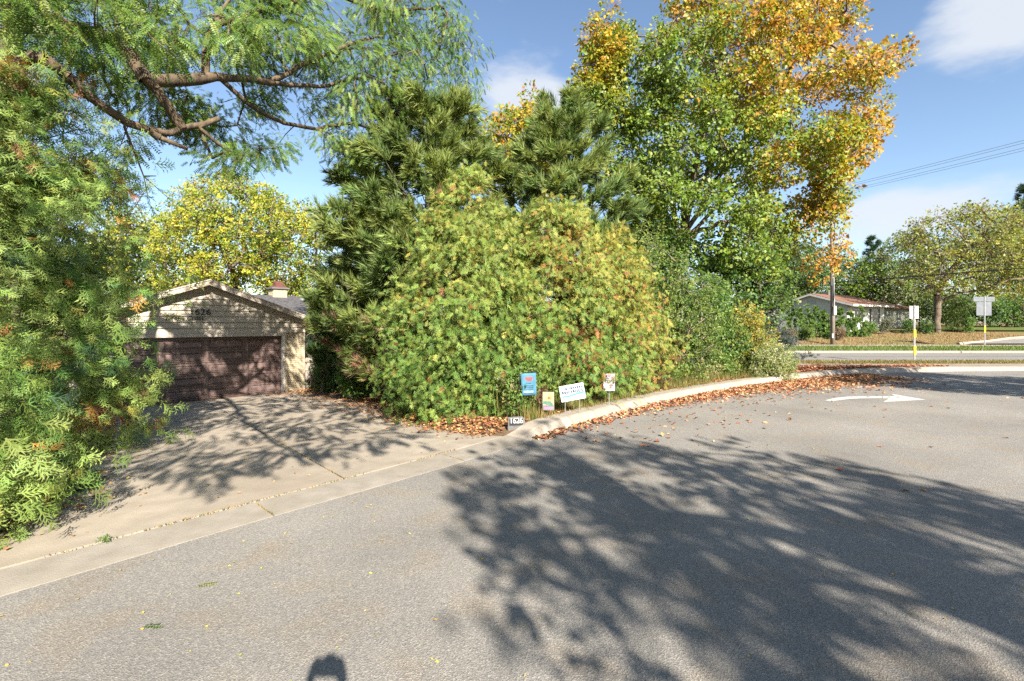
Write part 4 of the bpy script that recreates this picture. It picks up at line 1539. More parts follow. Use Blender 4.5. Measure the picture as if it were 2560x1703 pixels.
# ---------------------------------------------------------------- shrubs beyond the hedge
def shrub(name, label, poly, Y, thick, n, r, per, size, tms, colfn, group=None, stems=5, inset=10, cat='shrub', leafmat='leaf', twigs=3):
    C = crown_centres(poly, Y, thick, n, inset, edge=90)
    bx_ = C[:, 0].mean()
    z0 = float(yard_z(bx_, Y)) - .05
    s = Skel()
    root = s.add((bx_, Y, z0 - .1), -1, .03)
    for k_ in range(stems):
        a_ = (k_ + .5) / stems
        xx = np.quantile(C[:, 0], .1 + .8 * a_)
        top = np.quantile(C[:, 2], .7)
        s.path([(xx, Y + rng.uniform(-.3, .3), z0), (xx + rng.uniform(-.2, .2), Y + rng.uniform(-.3, .3), z0 + (top - z0) * .6)], root, .03, .012, .3, .03)
    o = tree(name, label, cat, (bx_, Y, z0), None, C, r, per, size, tms, colfn, .006, .4, .03, group, 'bark_pale', .85, twigs, leafmat, .3, .4, 1, .1, None, s, 'crown', 'stems', .02, 5)
    return o
OLV = [(.10, .13, .03), (.13, .15, .035), (.085, .12, .03)]
shrub('shrub', 'tall tangled olive shrub at the foot of the maple', [(1560, 985), (1560, 740), (1590, 600), (1640, 560), (1700, 640), (1760, 690), (1795, 800), (1790, 950), (1690, 965)], 14.2, .9, 60, .42, 70, .15, CLUSTER_NARROW, grad_fn(OLV + LIM, GRN + DRK, lambda P: .25), 'shrubs past the hedge')
shrub('shrub', 'dark green leafy shrub with long leaves between olive and yellow shrubs', [(1725, 950), (1725, 760), (1760, 690), (1810, 720), (1860, 830), (1880, 945)], 15.6, .8, 44, .42, 70, .19, CLUSTER_NARROW, grad_fn(GRN, LIM + DRK, lambda P: .4), 'shrubs past the hedge')
shrub('shrub', 'yellow and gold leaved shrub near the end of the curb planting', [(1830, 945), (1815, 800), (1830, 750), (1880, 770), (1920, 830), (1955, 900), (1960, 940)], 16.3, .8, 36, .40, 70, .15, CLUSTER, grad_fn([(.32, .24, .035), (.25, .21, .04)], LIM + OLV, lambda P: .55), 'shrubs past the hedge')
shrub('shrub', 'pale flowering weedy shrub at the very end of the curb planting', [(1880, 950), (1875, 890), (1930, 850), (1975, 870), (1995, 920), (1995, 950)], 15.2, .45, 30, .27, 80, .10, CLUSTER_NARROW, grad_fn([(.2, .24, .07), (.17, .21, .06)], [(.42, .42, .3), (.36, .38, .2)], lambda P: .3), 'shrubs past the hedge')
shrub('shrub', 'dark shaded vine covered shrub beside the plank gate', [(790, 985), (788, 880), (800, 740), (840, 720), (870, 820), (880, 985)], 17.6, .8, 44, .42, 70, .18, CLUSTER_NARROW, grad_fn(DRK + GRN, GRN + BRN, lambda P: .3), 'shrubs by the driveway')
shrub('shrub', 'bright green broadleaf seedling shrub at the driveway edge by the dark pine', [(860, 985), (850, 920), (890, 880), (925, 910), (930, 985)], 14.6, .35, 16, .25, 60, .17, CLUSTER_NARROW, pal_fn(GRN), 'shrubs by the driveway', 3)
shrub('shrub', 'dead brown twiggy conifer shrub between the dark pine and hedge', [(880, 960), (870, 820), (890, 720), (940, 730), (965, 820), (955, 965)], 15.3, .5, 36, .34, 36, .16, CLUSTER_NARROW, grad_fn(DEAD, YEL, lambda P: .12), 'shrubs by the driveway', 6, leafmat='dry_leaf', twigs=8)
shrub('shrub', 'lush green sapling leaves around the blue garden flag', [(1265, 1045), (1270, 960), (1320, 900), (1345, 920), (1340, 985), (1330, 1048)], 9.05, .22, 16, .16, 42, .13, CLUSTER_NARROW, grad_fn(GRN, LIM, lambda P: .3), 'shrubs by the driveway', 3)
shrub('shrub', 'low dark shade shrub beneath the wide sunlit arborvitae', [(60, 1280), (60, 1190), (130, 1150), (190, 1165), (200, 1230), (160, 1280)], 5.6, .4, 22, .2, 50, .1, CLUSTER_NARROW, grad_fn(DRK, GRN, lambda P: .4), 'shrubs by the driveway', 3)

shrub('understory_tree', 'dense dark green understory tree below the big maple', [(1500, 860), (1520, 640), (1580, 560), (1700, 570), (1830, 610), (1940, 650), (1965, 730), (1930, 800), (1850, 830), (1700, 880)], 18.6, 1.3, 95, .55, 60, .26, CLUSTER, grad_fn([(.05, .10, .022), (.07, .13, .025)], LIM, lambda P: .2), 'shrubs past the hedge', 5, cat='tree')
rng = np.random.default_rng(10)
# ---------------------------------------------------------------- maples
M_GRN = [(.085, .145, .014), (.105, .17, .017), (.14, .19, .02)]
M_YEL = [(.27, .24, .022), (.22, .22, .022), (.17, .2, .02)]
M_ORG = [(.37, .235, .03), (.36, .19, .03), (.37, .27, .03), (.31, .15, .03)]
def col_maple(P, ci):
    n = len(P)
    px = CX + P[:, 0] / 20.0 * F
    py = HY - (P[:, 2] - CAM_H) / 20.0 * F
    o_ = smooth01(1560, 2280, px + .75 * (380 - py)) * .8
    o_ = np.clip(o_ + .35 * vnoise(P, 1.1, 1.) + .22 * vnoise(P, 2.7, 4.), 0, 1)
    left = smooth01(1600, 1480, px) * smooth01(420, 150, py) * .6
    o_ = np.maximum(o_, left + .25 * vnoise(P, 2.1, 2.))
    q = rng.uniform(size=n) * .5 + .25
    o_ = np.where(ci >= len(C1) + len(C2), .95, o_)
    c = np.where((q < o_ * .8)[:, None], pick(M_ORG, n), np.where((q < o_ * 1.7)[:, None], pick(M_YEL, n), pick(M_GRN + LIM, n)))
    return c
MP1 = [(1425, 275), (1445, 190), (1465, 90), (1480, 10), (1510, -5), (1535, 50), (1580, 50), (1585, 130), (1560, 210), (1580, 280), (1620, 330), (1560, 340), (1500, 330), (1470, 280)]
MP2 = [(1600, 150), (1615, 60), (1650, 20), (1700, -60), (1850, -130), (2020, -140), (2140, -50), (2165, 30), (2130, 120), (2200, 85), (2262, 110), (2272, 165), (2205, 225), (2252, 270), (2235, 335), (2180, 395), (2150, 455), (2090, 455), (2070, 520), (2095, 565), (2050, 590), (1990, 625), (1960, 690), (1900, 730), (1800, 720), (1700, 660), (1600, 620), (1540, 520), (1515, 400), (1560, 300), (1610, 250)]
MB0 = np.array([6.75, 20.3])
C1 = np.concatenate([crown_centres(MP1, 19.6, 1.1, 26, 14, .5, 60), [at(px, py, 19.5 + rng.uniform(-.6, .6)) for px, py in ((1540, 200), (1562, 140), (1570, 95), (1545, 255), (1500, 290), (1465, 262), (1575, 310), (1530, 150), (1500, 220))]])
C2 = np.concatenate([crown_centres(MP2, 20.3, 4.0, 235, 22, .58, 190), [at(px, py, 19.2 + rng.uniform(-.8, .8)) for px, py in ((1560, 300), (1590, 260), (1600, 330), (1630, 290), (1580, 380), (1650, 220), (1620, 180), (1660, 380), (1700, 300), (1545, 440), (1600, 450))], [at(px, py, 19.4 + rng.uniform(-.6, .6)) for px, py in ((2075, 440), (2060, 480), (2080, 500), (2050, 530), (2078, 548), (2020, 560), (2040, 500), (1990, 590), (2090, 470))]])
C3 = np.array([at(px, py, 19.8 + rng.uniform(-.5, .5)) for (px, py) in ((2086, 598), (2062, 622), (2104, 632), (2080, 650), (2048, 690), (2096, 672), (2066, 664), (2110, 600), (2030, 660))])
MC = np.concatenate([C1, C2])
mr_ = np.concatenate([rng.uniform(.42, .62, len(C1)), rng.uniform(.5, .85, len(C2))])
sk = Skel()
zb = float(yard_z(*MB0)) - .1
t_end = sk.path([(MB0[0], MB0[1], zb), (MB0[0] - .05, MB0[1], 3.0), (MB0[0] + .2, MB0[1], 5.0)], -1, .30, .24, .5, .03)
f_ = len(sk.p) - 4
for tip, r_ in (((4.2, 19.8, 10.8), .12), ((5.9, 20.0, 13.5), .14), ((9.0, 20.4, 13.5), .14), ((11.5, 20.6, 11.8), .13), ((12.2, 20.0, 9.3), .10), ((8.4, 18.2, 9.8), .10), ((10.5, 21.8, 6.4), .08), ((5.0, 22.2, 9.5), .08), ((4.4, 18.4, 6.4), .07)):
    a_ = sk.p[t_end]
    b_ = np.array(tip)
    sk.path([a_, a_ + (b_ - a_) * .4 + np.array((0, 0, .5)), b_], t_end, r_, .03, .6, .06)
per_m = 70
sk.reach(list(C3), .5, .0, .08, f_, -.05)
extra_m = [clump_leaves(C3, .3, 13, .27, CLUSTER, lambda P, ci: pick(M_ORG, len(P)), .9, .35)]
tree('maple_tree', 'tall maple turning from green to orange behind the hedge', 'maple tree', (MB0[0], MB0[1], zb), None, MC, mr_, per_m, .30, CLUSTER, col_maple, .009, .46, .3, None, 'bark', .72, 4, 'leaf', .35, .7, f_, .35, extra_m, sk)

MPB = [(1200, 420), (1215, 300), (1240, 262), (1290, 275), (1312, 228), (1345, 226), (1362, 285), (1400, 255), (1432, 310), (1440, 420), (1400, 500), (1300, 520), (1230, 480)]
CB = crown_centres(MPB, 23, 2.2, 60, 16, .6, 90)
tree('maple_tree', 'small golden maple rising between the two tall pines', 'maple tree', (.6, 23, 0), [(.6, 23, -.2), (.7, 23, 4), (1.0, 23, 7.5)], CB, rng.uniform(.45, .75, len(CB)), 46, .32, CLUSTER, grad_fn(M_YEL + [(.36, .24, .03)], M_ORG + M_GRN, lambda P: .4), .01, .46, .22)

# yellow trees behind the garage
YT = [(.34, .33, .035), (.29, .30, .035), (.38, .34, .04), (.20, .24, .035)]
YP = [(395, 760), (370, 640), (395, 540), (420, 480), (480, 440), (560, 425), (640, 450), (690, 452), (730, 490), (800, 475), (835, 540), (820, 640), (800, 750), (700, 770), (500, 770)]
CY = crown_centres(YP, 31, 3.0, 150, 22, .8, 130)
tree('yellow_tree', 'large yellow green tree filling the sky behind the garage roof', 'tree', (-18.2, 31, -.8), [(-18.2, 31, -1), (-18, 31, 2.5), (-17.6, 31, 6)], CY, rng.uniform(.65, 1.05, len(CY)), 66, .29, CLUSTER, grad_fn(YT, M_GRN + [(.2, .17, .04), (.2, .24, .03)], lambda P: .48 + .3 * vnoise(P, .9, 2.)), .014, .46, .3)
OP = [(180, 760), (190, 620), (240, 540), (300, 510), (370, 530), (430, 560), (440, 760)]
CO = crown_centres(OP, 35, 2.5, 60, 20, .9, 110)
tree('olive_tree', 'olive green tree seen past the browned arborvitae, behind the garage', 'tree', (-28, 35, -.6), [(-28, 35, -1), (-28, 35, 3), (-27.6, 35, 6)], CO, rng.uniform(.7, 1.1, len(CO)), 40, .42, CLUSTER, grad_fn(OLV, YT, lambda P: .3), .014, .46, .3)

rng = np.random.default_rng(21)
# ---------------------------------------------------------------- the honey locust over the driveway
LB = np.array([-9.4, 8.4])
def LY(px):
    return 6.9 + .0056 * px + .006 * max(0.0, px - 600)
zl = float(yard_z(*LB)) - .05
sk = Skel()
t0 = sk.path([(LB[0], LB[1], zl), (-9.15, 8.8, 3.0), (-9.0, 8.6, 5.6), (-8.6, 8.4, 8.0), (-8.0, 8.2, 10.5)], -1, .26, .09, .5, .03)
def limb(pxs, r0, r1, start=None, step=.35):
    pts = [at(px, py, LY(px) + (Y - 7.7) * .3) for (px, py, Y) in pxs]
    if start is not None:
        pts = [start] + pts
    j = sk.nearest(pts[0])
    return sk.path(pts, j, r0, r1, step, .02)
top = sk.p[8]
limb([(60, 100, 8.3), (114, 143, 8.2), (154, 179, 8.1), (186, 218, 8.0), (229, 236, 7.9), (261, 264, 7.8), (279, 296, 7.7), (321, 314, 7.6), (361, 332, 7.5), (396, 343, 7.4), (436, 332, 7.35), (500, 314, 7.4), (546, 296, 7.5)], .125, .05, sk.p[11])
limb([(396, 343, 7.4), (430, 362, 7.2), (470, 376, 7.1)], .075, .035)
b0 = sk.p[15]
limb([(300, 80, 7.9), (340, 150, 7.5), (364, 200, 7.3), (404, 243, 7.3), (429, 282, 7.3), (454, 318, 7.35)], .115, .085, b0)
limb([(364, 200, 7.3), (428, 207, 7.5), (500, 193, 7.8), (536, 186, 7.9), (593, 195, 8.0), (660, 205, 8.1), (714, 211, 8.2), (800, 218, 8.3), (850, 205, 8.4), (930, 190, 8.6)], .085, .03)
limb([(678, 200, 8.1), (720, 180, 8.1), (764, 161, 8.1), (850, 120, 8.2), (950, 90, 8.4)], .05, .02)
limb([(543, 190, 7.9), (607, 250, 8.0), (664, 293, 8.0), (714, 311, 8.1), (796, 325, 8.2), (880, 300, 8.4), (960, 340, 8.6)], .05, .018)
limb([(514, 190, 7.8), (518, 125, 7.7), (514, 79, 7.6), (550, 68, 7.5), (539, 21, 7.4), (600, -40, 7.4)], .05, .025)
limb([(540, 60, 7.5), (680, 20, 7.7), (820, -20, 7.9), (960, 30, 8.3), (1080, 20, 8.5)], .06, .02)
limb([(311, 318, 7.6), (318, 350, 7.6), (336, 385, 7.5), (342, 410, 7.3), (358, 440, 7.6), (366, 470, 7.4), (371, 496, 7.5)], .022, .006)
for a0, b0_ in (((336, 385), (300, 430)), ((342, 410), (390, 440)), ((358, 440), (420, 500)), ((366, 470), (340, 520)), ((318, 350), (280, 380)), ((390, 440), (440, 455))):
    limb([(a0[0], a0[1], 7.5), ((a0[0] + b0_[0]) / 2 + 6, (a0[1] + b0_[1]) / 2 + 10, 7.4), (b0_[0], b0_[1], 7.4)], .009, .004)
limb([(496, 318, 7.4), (545, 360, 7.5), (600, 400, 7.6), (650, 430, 7.7)], .022, .008)
# limbs that reach out over the driveway and the street, above the picture
j = sk.nearest(np.array((-8.8, 8.5, 7.0)))
sk.path([sk.p[j], (-6.2, 6.2, 7.6), (-4.0, 3.6, 6.9), (-2.2, 1.6, 5.9), (-.8, .2, 5.2), (.2, -.8, 4.9)], j, .12, .03, .45, .04)
j2 = sk.nearest(np.array((-4.0, 3.6, 6.9)))
sk.path([sk.p[j2], (-4.2, 1.6, 6.0), (-4.0, -.2, 5.2)], j2, .06, .02, .45, .04)
sk.path([sk.p[j2], (-1.8, 4.4, 7.0), (.0, 4.6, 6.4)], j2, .05, .02, .45, .04)
fl_ = 6
LP = [(30, -55), (1170, -55), (1145, 30), (1195, 85), (1215, 135), (1150, 160), (1215, 225), (1222, 290), (1185, 330), (1130, 310), (1070, 390), (1000, 450), (920, 470), (870, 430), (840, 360), (770, 350), (730, 370), (690, 420), (620, 440), (540, 420), (470, 395), (400, 375), (330, 380), (250, 320), (150, 240), (30, 180)]
CL0 = crown_centres(LP, 8.1, 1.3, 225, 10, .28, 170)
CL = []
for c in CL0:
    px_ = CX + c[0] / c[1] * F
    k_ = (LY(px_) + c[1] - 8.1) / c[1]
    CL.append((c[0] * k_, LY(px_) + (c[1] - 8.1), CAM_H + (c[2] - CAM_H) * k_))
CL = np.array(CL)
# the great limbs stay in view: leafy shoots near them sit on the far side
LIMB_PX = [(60, 100), (114, 143), (154, 179), (186, 218), (229, 236), (261, 264), (279, 296), (321, 314), (361, 332), (396, 343), (436, 332), (500, 314), (546, 296), (364, 200), (404, 243), (429, 282), (454, 318), (428, 207), (500, 193), (536, 186), (593, 195), (660, 205), (714, 211), (800, 218), (607, 250), (664, 293), (714, 311)]
for c in CL:
    qx = CX + c[0] / c[1] * F; qy = HY - (c[2] - CAM_H) / c[1] * F
    if min((qx - a_) ** 2 + (qy - b_) ** 2 for a_, b_ in LIMB_PX) < 62 ** 2:
        k_ = (LY(qx) + rng.uniform(.7, 1.6)) / c[1]
        c[0] *= k_; c[1] *= k_; c[2] = CAM_H + (c[2] - CAM_H) * k_
# thin out near the big limbs' sky windows
def sky_gap(C):
    keep = np.ones(len(C), bool)
    for (px, py, rx, ry) in ((215, 300, 60, 45), (330, 270, 50, 35), (560, 225, 45, 22), (620, 190, 55, 16), (450, 20, 55, 16), (700, 250, 40, 25), (480, 262, 40, 25), (150, 150, 30, 25), (860, 100, 40, 22), (1010, 160, 36, 22), (760, 290, 44, 22)):
        qx = CX + C[:, 0] / C[:, 1] * F; qy = HY - (C[:, 2] - CAM_H) / C[:, 1] * F
        keep &= ((qx - px) / rx) ** 2 + ((qy - py) / ry) ** 2 > 1
    return C[keep]
LP2 = [(700, -40), (1160, -40), (1145, 30), (1195, 85), (1215, 135), (1150, 160), (1215, 225), (1222, 290), (1185, 330), (1130, 310), (1070, 400), (1000, 470), (900, 470), (850, 420), (820, 330), (720, 300)]
LP3 = [(60, -50), (700, -50), (700, 120), (560, 130), (420, 160), (320, 150), (220, 150), (120, 120), (60, 80)]
CLY = crown_centres(LP3, 10.4, .9, 34, 8, .5, 120)
CL = np.concatenate([CL, CLY])
CLX = crown_centres(LP2, 15.4, 1.4, 46, 10, .5, 170)
CL = np.concatenate([sky_gap(CL), CLX])
over = []
for _ in range(4000):
    x, y = rng.uniform(-7, 1.6), rng.uniform(-2.6, 6.5)
    # canopy floor falls towards the street
    if sd_of(x, y)[0] > 1.0 and y > 2.5: continue
    z = 4.6 + .32 * max(y, 0) + rng.uniform(0, 1.3) + .12 * max(0, -x)
    if y > 0 and (z - .55 - CAM_H) / y < .70: continue
    kk = (z + .1) / math.tan(R(SUN_EL))
    ls, ld = sd_of(x - math.sin(R(SUN_AZ)) * kk, y - math.cos(R(SUN_AZ)) * kk)
    if ld < 1.45 or ls > 1.9 + .28 * ld or ls < -1.5: continue
    if x + .35 * y > 1.4: continue
    c = np.array((x, y, z))
    if over and np.min(np.linalg.norm(np.array(over) - c, axis=1)) < .82: continue
    over.append(c)
    if len(over) > 78: break
CL2 = np.array(over)
def thin(C, share):
    gate_pts = [np.array((LC[0] + a_ * .7071, LC[1] + a_ * .7071, FLOOR + z_)) for a_ in np.arange(.3, 6.8, .7) for z_ in (.4, 1.2, 2.0, 2.8, 3.5)]
    sv = np.array(sd)
    hits = np.zeros(len(C))
    for g_ in gate_pts:
        w_ = C - g_
        t_ = w_ @ sv
        dist = np.linalg.norm(w_ - t_[:, None] * sv, axis=1)
        hits += (dist < .42) & (t_ > 0)
    return C[~((hits > 0) & (rng.uniform(size=len(C)) < share))]
CL, CL2 = thin(CL, .34), thin(CL2, .5)
LC_ = np.concatenate([CL, CL2])
LOC = [(.075, .135, .025), (.095, .165, .03), (.06, .12, .028), (.125, .19, .035)]
def col_loc(P, ci):
    n = len(P)
    br = vnoise(P, 1.6, 3.) * .5 + .5
    return np.where((rng.uniform(size=n) < .12 + .45 * br)[:, None], pick([(.15, .21, .04), (.18, .225, .045), (.13, .2, .035)], n), pick(LOC, n))
o = empty('locust_tree', (LB[0], LB[1], zl), 0, 'honey locust with twisting limbs and feathery fronds spreading over the driveway', 'locust tree')
sk.reach(list(LC_), .4, .15, .05, fl_, .05)
for c in LC_:
    j = sk.nearest(c)
    for q in range(3):
        d = (rvec(1)[0] * np.array([1, 1, .5]) + np.array([0, 0, -.35])) * c[1] / 8.6 if c[1] > 6 else rvec(1)[0]
        mid = sk.add(c + d * .22, j); sk.add(c + d * .42 + np.array([0, 0, -.08]), mid)
V, T = sk.mesh(.0055, .48, .26, 8)
b = np.array((LB[0], LB[1], zl))
tri_mesh('trunk', V - b, T, 'bark_locust', o, smooth=True)
def fronds(C, rad, per, size, tms=FROND):
    n = len(C) * per
    ci = np.repeat(np.arange(len(C)), per)
    d = rvec(n)
    P = C[ci] + d * (rng.uniform(.1, 1, n) ** .6 * np.broadcast_to(np.asarray(rad, float), (len(C),))[ci])[:, None] * np.array([1, 1, .75])
    clump_dir = rvec(len(C)) * np.array([1, 1, .3]) + np.array([.25, -.35, -.55])
    A = d * .45 + clump_dir[ci] * .9 + rvec(n) * .4 + np.array([0, 0, -.3])
    N = rvec(n) * .8 + np.array([.2, -.6, .6])
    return scatter(tms, P, A, N, size * rng.uniform(.7, 1.25, n), col_loc(P, ci), .08)
nr = CL[:, 1] < 9.8
V1, T1, C1_ = join([fronds(CL[nr], .44 * CL[nr, 1] / 8.6, 50, .29), fronds(CL[~nr], .44 * CL[~nr, 1] / 8.6, 62, .24, FROND_FAR)])
V2, T2, C2_ = fronds(CL2, .60, 28, .34, FROND_FAR)
V, T, Cc = join([(V1, T1, C1_), (V2, T2, C2_)])
tri_mesh('crown', V - b, T, 'leaf', o, Cc)

# ---------------------------------------------------------------- trees behind and beside the camera that shade the street
def round_tree(name, label, x, y, cz, rx, rz_, n, r, per, size, pal, h0, group=None, sep=.8):
    C = []
    while len(C) < n:
        d = rvec(1)[0] * rng.uniform(.3, 1) ** .5
        C.append(np.array((x + d[0] * rx, y + d[1] * rx, cz + d[2] * rz_)))
    C = np.array(C)
    z0 = float(base_z(x, y))
    return tree(name, label, 'tree', (x, y, z0), [(x, y, z0 - .2), (x + .1, y, h0), (x, y + .1, cz)], C, r, per, size, CLUSTER, pal_fn(pal), .012, .46, .28, group)
rng = np.random.default_rng(4)
SHP = [(1085, 1190), (1180, 1165), (1300, 1120), (1420, 1080), (1540, 1105), (1650, 1090), (1760, 1120), (1900, 1120), (2100, 1165), (2350, 1200), (2700, 1240), (3200, 1500), (3000, 1900), (1550, 1900), (1420, 1703), (1330, 1575), (1190, 1535), (1235, 1420), (1160, 1330), (1130, 1250)]
SHG = [tuple(G(a_, b_)[:2]) for a_, b_ in SHP]
xs_ = [p[0] for p in SHG]; ys_ = [p[1] for p in SHG]
cc = np.stack([rng.uniform(min(xs_), max(xs_), 4000), rng.uniform(min(ys_), max(ys_), 4000)], 1)
cc = cc[in_poly(cc, SHG)]
cc = cc[edge_dist(cc, SHG) > .28]
SC_ = []
for c in cc:
    z = rng.uniform(5.2, 9.8)
    kk = z / math.tan(R(SUN_EL))
    w = np.array((c[0] + math.sin(R(SUN_AZ)) * kk, c[1] + math.cos(R(SUN_AZ)) * kk, z))
    if w[1] > -1.2 and z < 6.5: continue
    # open streaks where the sun breaks through, lying along the light
    t_ = c[0] * math.cos(R(SUN_AZ - 180)) - c[1] * math.sin(R(SUN_AZ - 180)) * 1.0
    if math.sin((c[0] * .93 + c[1] * .37) * 4.1 + .8 * math.sin(c[1] * .9)) > .45: continue
    if SC_ and np.min(np.linalg.norm(np.array(SC_) - w, axis=1)) < .62: continue
    SC_.append(w)
    if len(SC_) >= 84: break
SC_ = np.array(SC_)
sx, sy = float(SC_[:, 0].mean()), float(SC_[:, 1].mean())
tree('street_tree', 'leafy street tree whose shadow falls across the asphalt', 'tree', (sx, sy, 0), [(sx, sy, -.2), (sx + .1, sy, 3.2), (sx, sy + .1, 7.0)], SC_, rng.uniform(.20, .34, len(SC_)), 17, .27, CLUSTER, pal_fn(M_GRN + M_YEL), .010, .44, .24, None, 'bark', 2.3)
round_tree('street_tree', 'green street tree beside the bend whose shadow reaches the curb', 17.6, 5.2, 6.6, 3.4, 2.2, 55, .62, 40, .36, M_GRN, 3.0)

rng = np.random.default_rng(33)
# ---------------------------------------------------------------- far side planting
for i_, (px, top_y, wpx, Y) in enumerate(((1972, 735, 34, 41.5), (1998, 766, 20, 42), (2018, 760, 22, 42.2), (2040, 766, 22, 42.4), (2056, 770, 18, 42.6), (2068, 784, 18, 42.2), (2101, 772, 24, 42.6), (2125, 772, 24, 42.8), (2151, 766, 27, 43.0))):
    x = (px - CX) / F * Y
    z0 = float(base_z(x, Y)) - .05
    h = CAM_H + (HY - top_y) / F * Y - z0
    arbor('arborvitae_tree', 'tall narrow dark arborvitae at the end of the ranch house row' if i_ == 0 else '%s small conical arborvitae counted from the tall narrow one' % ('', 'first', 'second', 'third', 'fourth', 'fifth', 'sixth', 'seventh', 'eighth')[i_], x, Y, h, wpx / F * Y * .55, 40, 1300 if i_ else 1600, SPRAY_LOW, .20,
          lambda P, lob, t: np.where((rng.uniform(size=len(P)) < .6)[:, None], pick(GRN, len(P)), pick(DRK + LIM, len(P))), 'arborvitae row before the ranch house', .02, .07, -.3, 1.1, .05, .2, z0)
def far_bush(px, py_top, py_bot, wpx, Y, pal, label, per=30, n=12):
    x = (px - CX) / F * Y
    z0 = float(base_z(x, Y)) - .02
    zt_ = CAM_H + (HY - py_top) / F * Y
    w = wpx / F * Y * .5
    r_ = max(.22, w * .42)
    h = max(zt_ - z0, .4)
    C = []
    for _ in range(n):
        d = rvec(1)[0] * rng.uniform(.2, 1) ** .5
        C.append((x + d[0] * w * .72, Y + d[1] * w * .7, z0 + h * .5 + d[2] * (h * .5 - r_ * .4)))
    C = np.array(C)
    s = Skel(); s.path([(x, Y, z0 - .05), (x, Y, z0 + h * .4)], -1, .04, .02, .2, .01)
    tree('bush', label, 'bush', (x, Y, z0), None, C, r_, per, .2, CLUSTER, pal_fn(pal), .006, .4, .05, 'bushes before the ranch house', 'bark', .85, 2, 'leaf', .3, .4, 0, .1, None, s, 'crown', 'stems', .02, 5)
far_bush(2172, 803, 828, 32, 43.5, GRN, 'low green bush at the foot of the last conical arborvitae')
far_bush(2216, 782, 828, 44, 44.5, [(.12, .13, .10), (.10, .12, .07), (.16, .16, .12)], 'grey green bush at the ranch house corner')
far_bush(2268, 800, 828, 26, 45, GRN + DRK, 'dark rounded bush before the ranch house wing')
far_bush(2315, 798, 828, 36, 45, GRN + DRK, 'dark rounded bush beside the locust trunk')
far_bush(2395, 752, 826, 70, 46.5, GRN + OLV, 'tall broad bush behind the locust trunk', 40, 24)
far_bush(2425, 790, 826, 26, 45.5, GRN, 'small bush beside the wide sign')
far_bush(2100, 818, 838, 22, 40.5, [(.2, .13, .09), (.16, .11, .07)], 'brown dried shrub beside the utility pole', 24)
far_bush(2015, 818, 838, 30, 40.5, OLV + GRN, 'rough olive bush before the conical row', 30)
far_bush(1975, 822, 850, 34, 39.5, [(.15, .13, .09), (.2, .16, .1)], 'dry greyish bush near the far sidewalk', 26)
# trees beyond the far road
def poly_tree(name, label, poly, Y, thick, n, r, per, size, colfn, base_px, group='trees beyond the far road', cat='tree', h1=.45, tms=CLUSTER, sep=.9, inset=14, rmax=.28, twigs=4):
    C = crown_centres(poly, Y, thick, n, inset, sep, 80)
    x = (base_px - CX) / F * Y
    z0 = float(base_z(x, Y)) - .1
    zm = z0 + (C[:, 2].max() - z0) * h1
    zc_ = z0 + (C[:, 2].max() - z0) * .75
    return tree(name, label, cat, (x, Y, z0), [(x, Y, z0 - .2), (x + .1, Y, zm), (C[:, 0].mean(), Y, zc_)], C, rng.uniform(r * .8, r * 1.2, len(C)), per, size, tms, colfn, .016, .46, rmax, group, 'bark', .75, twigs)
poly_tree('locust_tree', 'spreading yellow green locust standing on the lawn behind the wide sign', [(2262, 745), (2235, 700), (2255, 640), (2240, 590), (2290, 545), (2370, 515), (2440, 490), (2540, 520), (2640, 560), (2660, 700), (2570, 760), (2500, 735), (2430, 745), (2370, 755), (2310, 780)], 46, 4.5, 150, 1.0, 34, .40,
          grad_fn([(.20, .215, .045), (.17, .19, .04), (.24, .23, .05)], OLV + [(.2, .15, .05)], lambda P: .4), 2342, h1=.35)
poly_tree('background_tree', 'dark green tree rising over the ranch house roof', [(1955, 770), (1940, 640), (1980, 590), (2040, 600), (2075, 650), (2085, 740), (2080, 770)], 60, 3.5, 60, 1.3, 34, .55, grad_fn(DRK + GRN, OLV, lambda P: .35), 2020)
poly_tree('background_tree', 'mid green tree behind the ranch house chimney', [(2070, 780), (2060, 670), (2100, 625), (2160, 620), (2200, 660), (2220, 740), (2200, 790)], 64, 3.5, 60, 1.3, 34, .55, grad_fn(M_GRN, DRK + OLV, lambda P: .4), 2140)
poly_tree('background_tree', 'olive tree behind the ranch house wing', [(2180, 790), (2190, 640), (2230, 580), (2300, 570), (2340, 620), (2360, 740), (2330, 800)], 62, 3.5, 70, 1.3, 34, .55, grad_fn(OLV + GRN, [(.14, .14, .07)], lambda P: .4), 2270)
poly_tree('background_tree', 'broad olive tree behind the spreading locust', [(2380, 800), (2390, 600), (2430, 520), (2520, 490), (2620, 510), (2680, 600), (2680, 800)], 64, 4.5, 100, 1.4, 34, .58, grad_fn(OLV + YT, DRK + GRN, lambda P: .45), 2520)
poly_tree('background_tree', 'dark hedge like tree at the end of the front lawn', [(2460, 815), (2455, 760), (2500, 735), (2600, 740), (2680, 740), (2690, 815)], 56, 1.8, 60, .9, 40, .4, grad_fn(DRK + GRN, GRN, lambda P: .4), 2540, h1=.3)
poly_tree('background_tree', 'dark evergreen screen between the ranch house wing and the front lawn', [(2300, 815), (2300, 745), (2370, 725), (2440, 735), (2475, 750), (2475, 815)], 59, 1.8, 55, .95, 40, .4, grad_fn(DRK + GRN, OLV, lambda P: .35), 2390, h1=.3)
poly_tree('background_tree', 'pale willow like tree behind the golden maple branch and pole', [(1930, 800), (1920, 660), (1960, 610), (2000, 640), (2010, 720), (2000, 800)], 72, 2.5, 40, 1.2, 34, .5, grad_fn(OLV, YT, lambda P: .4), 1965)
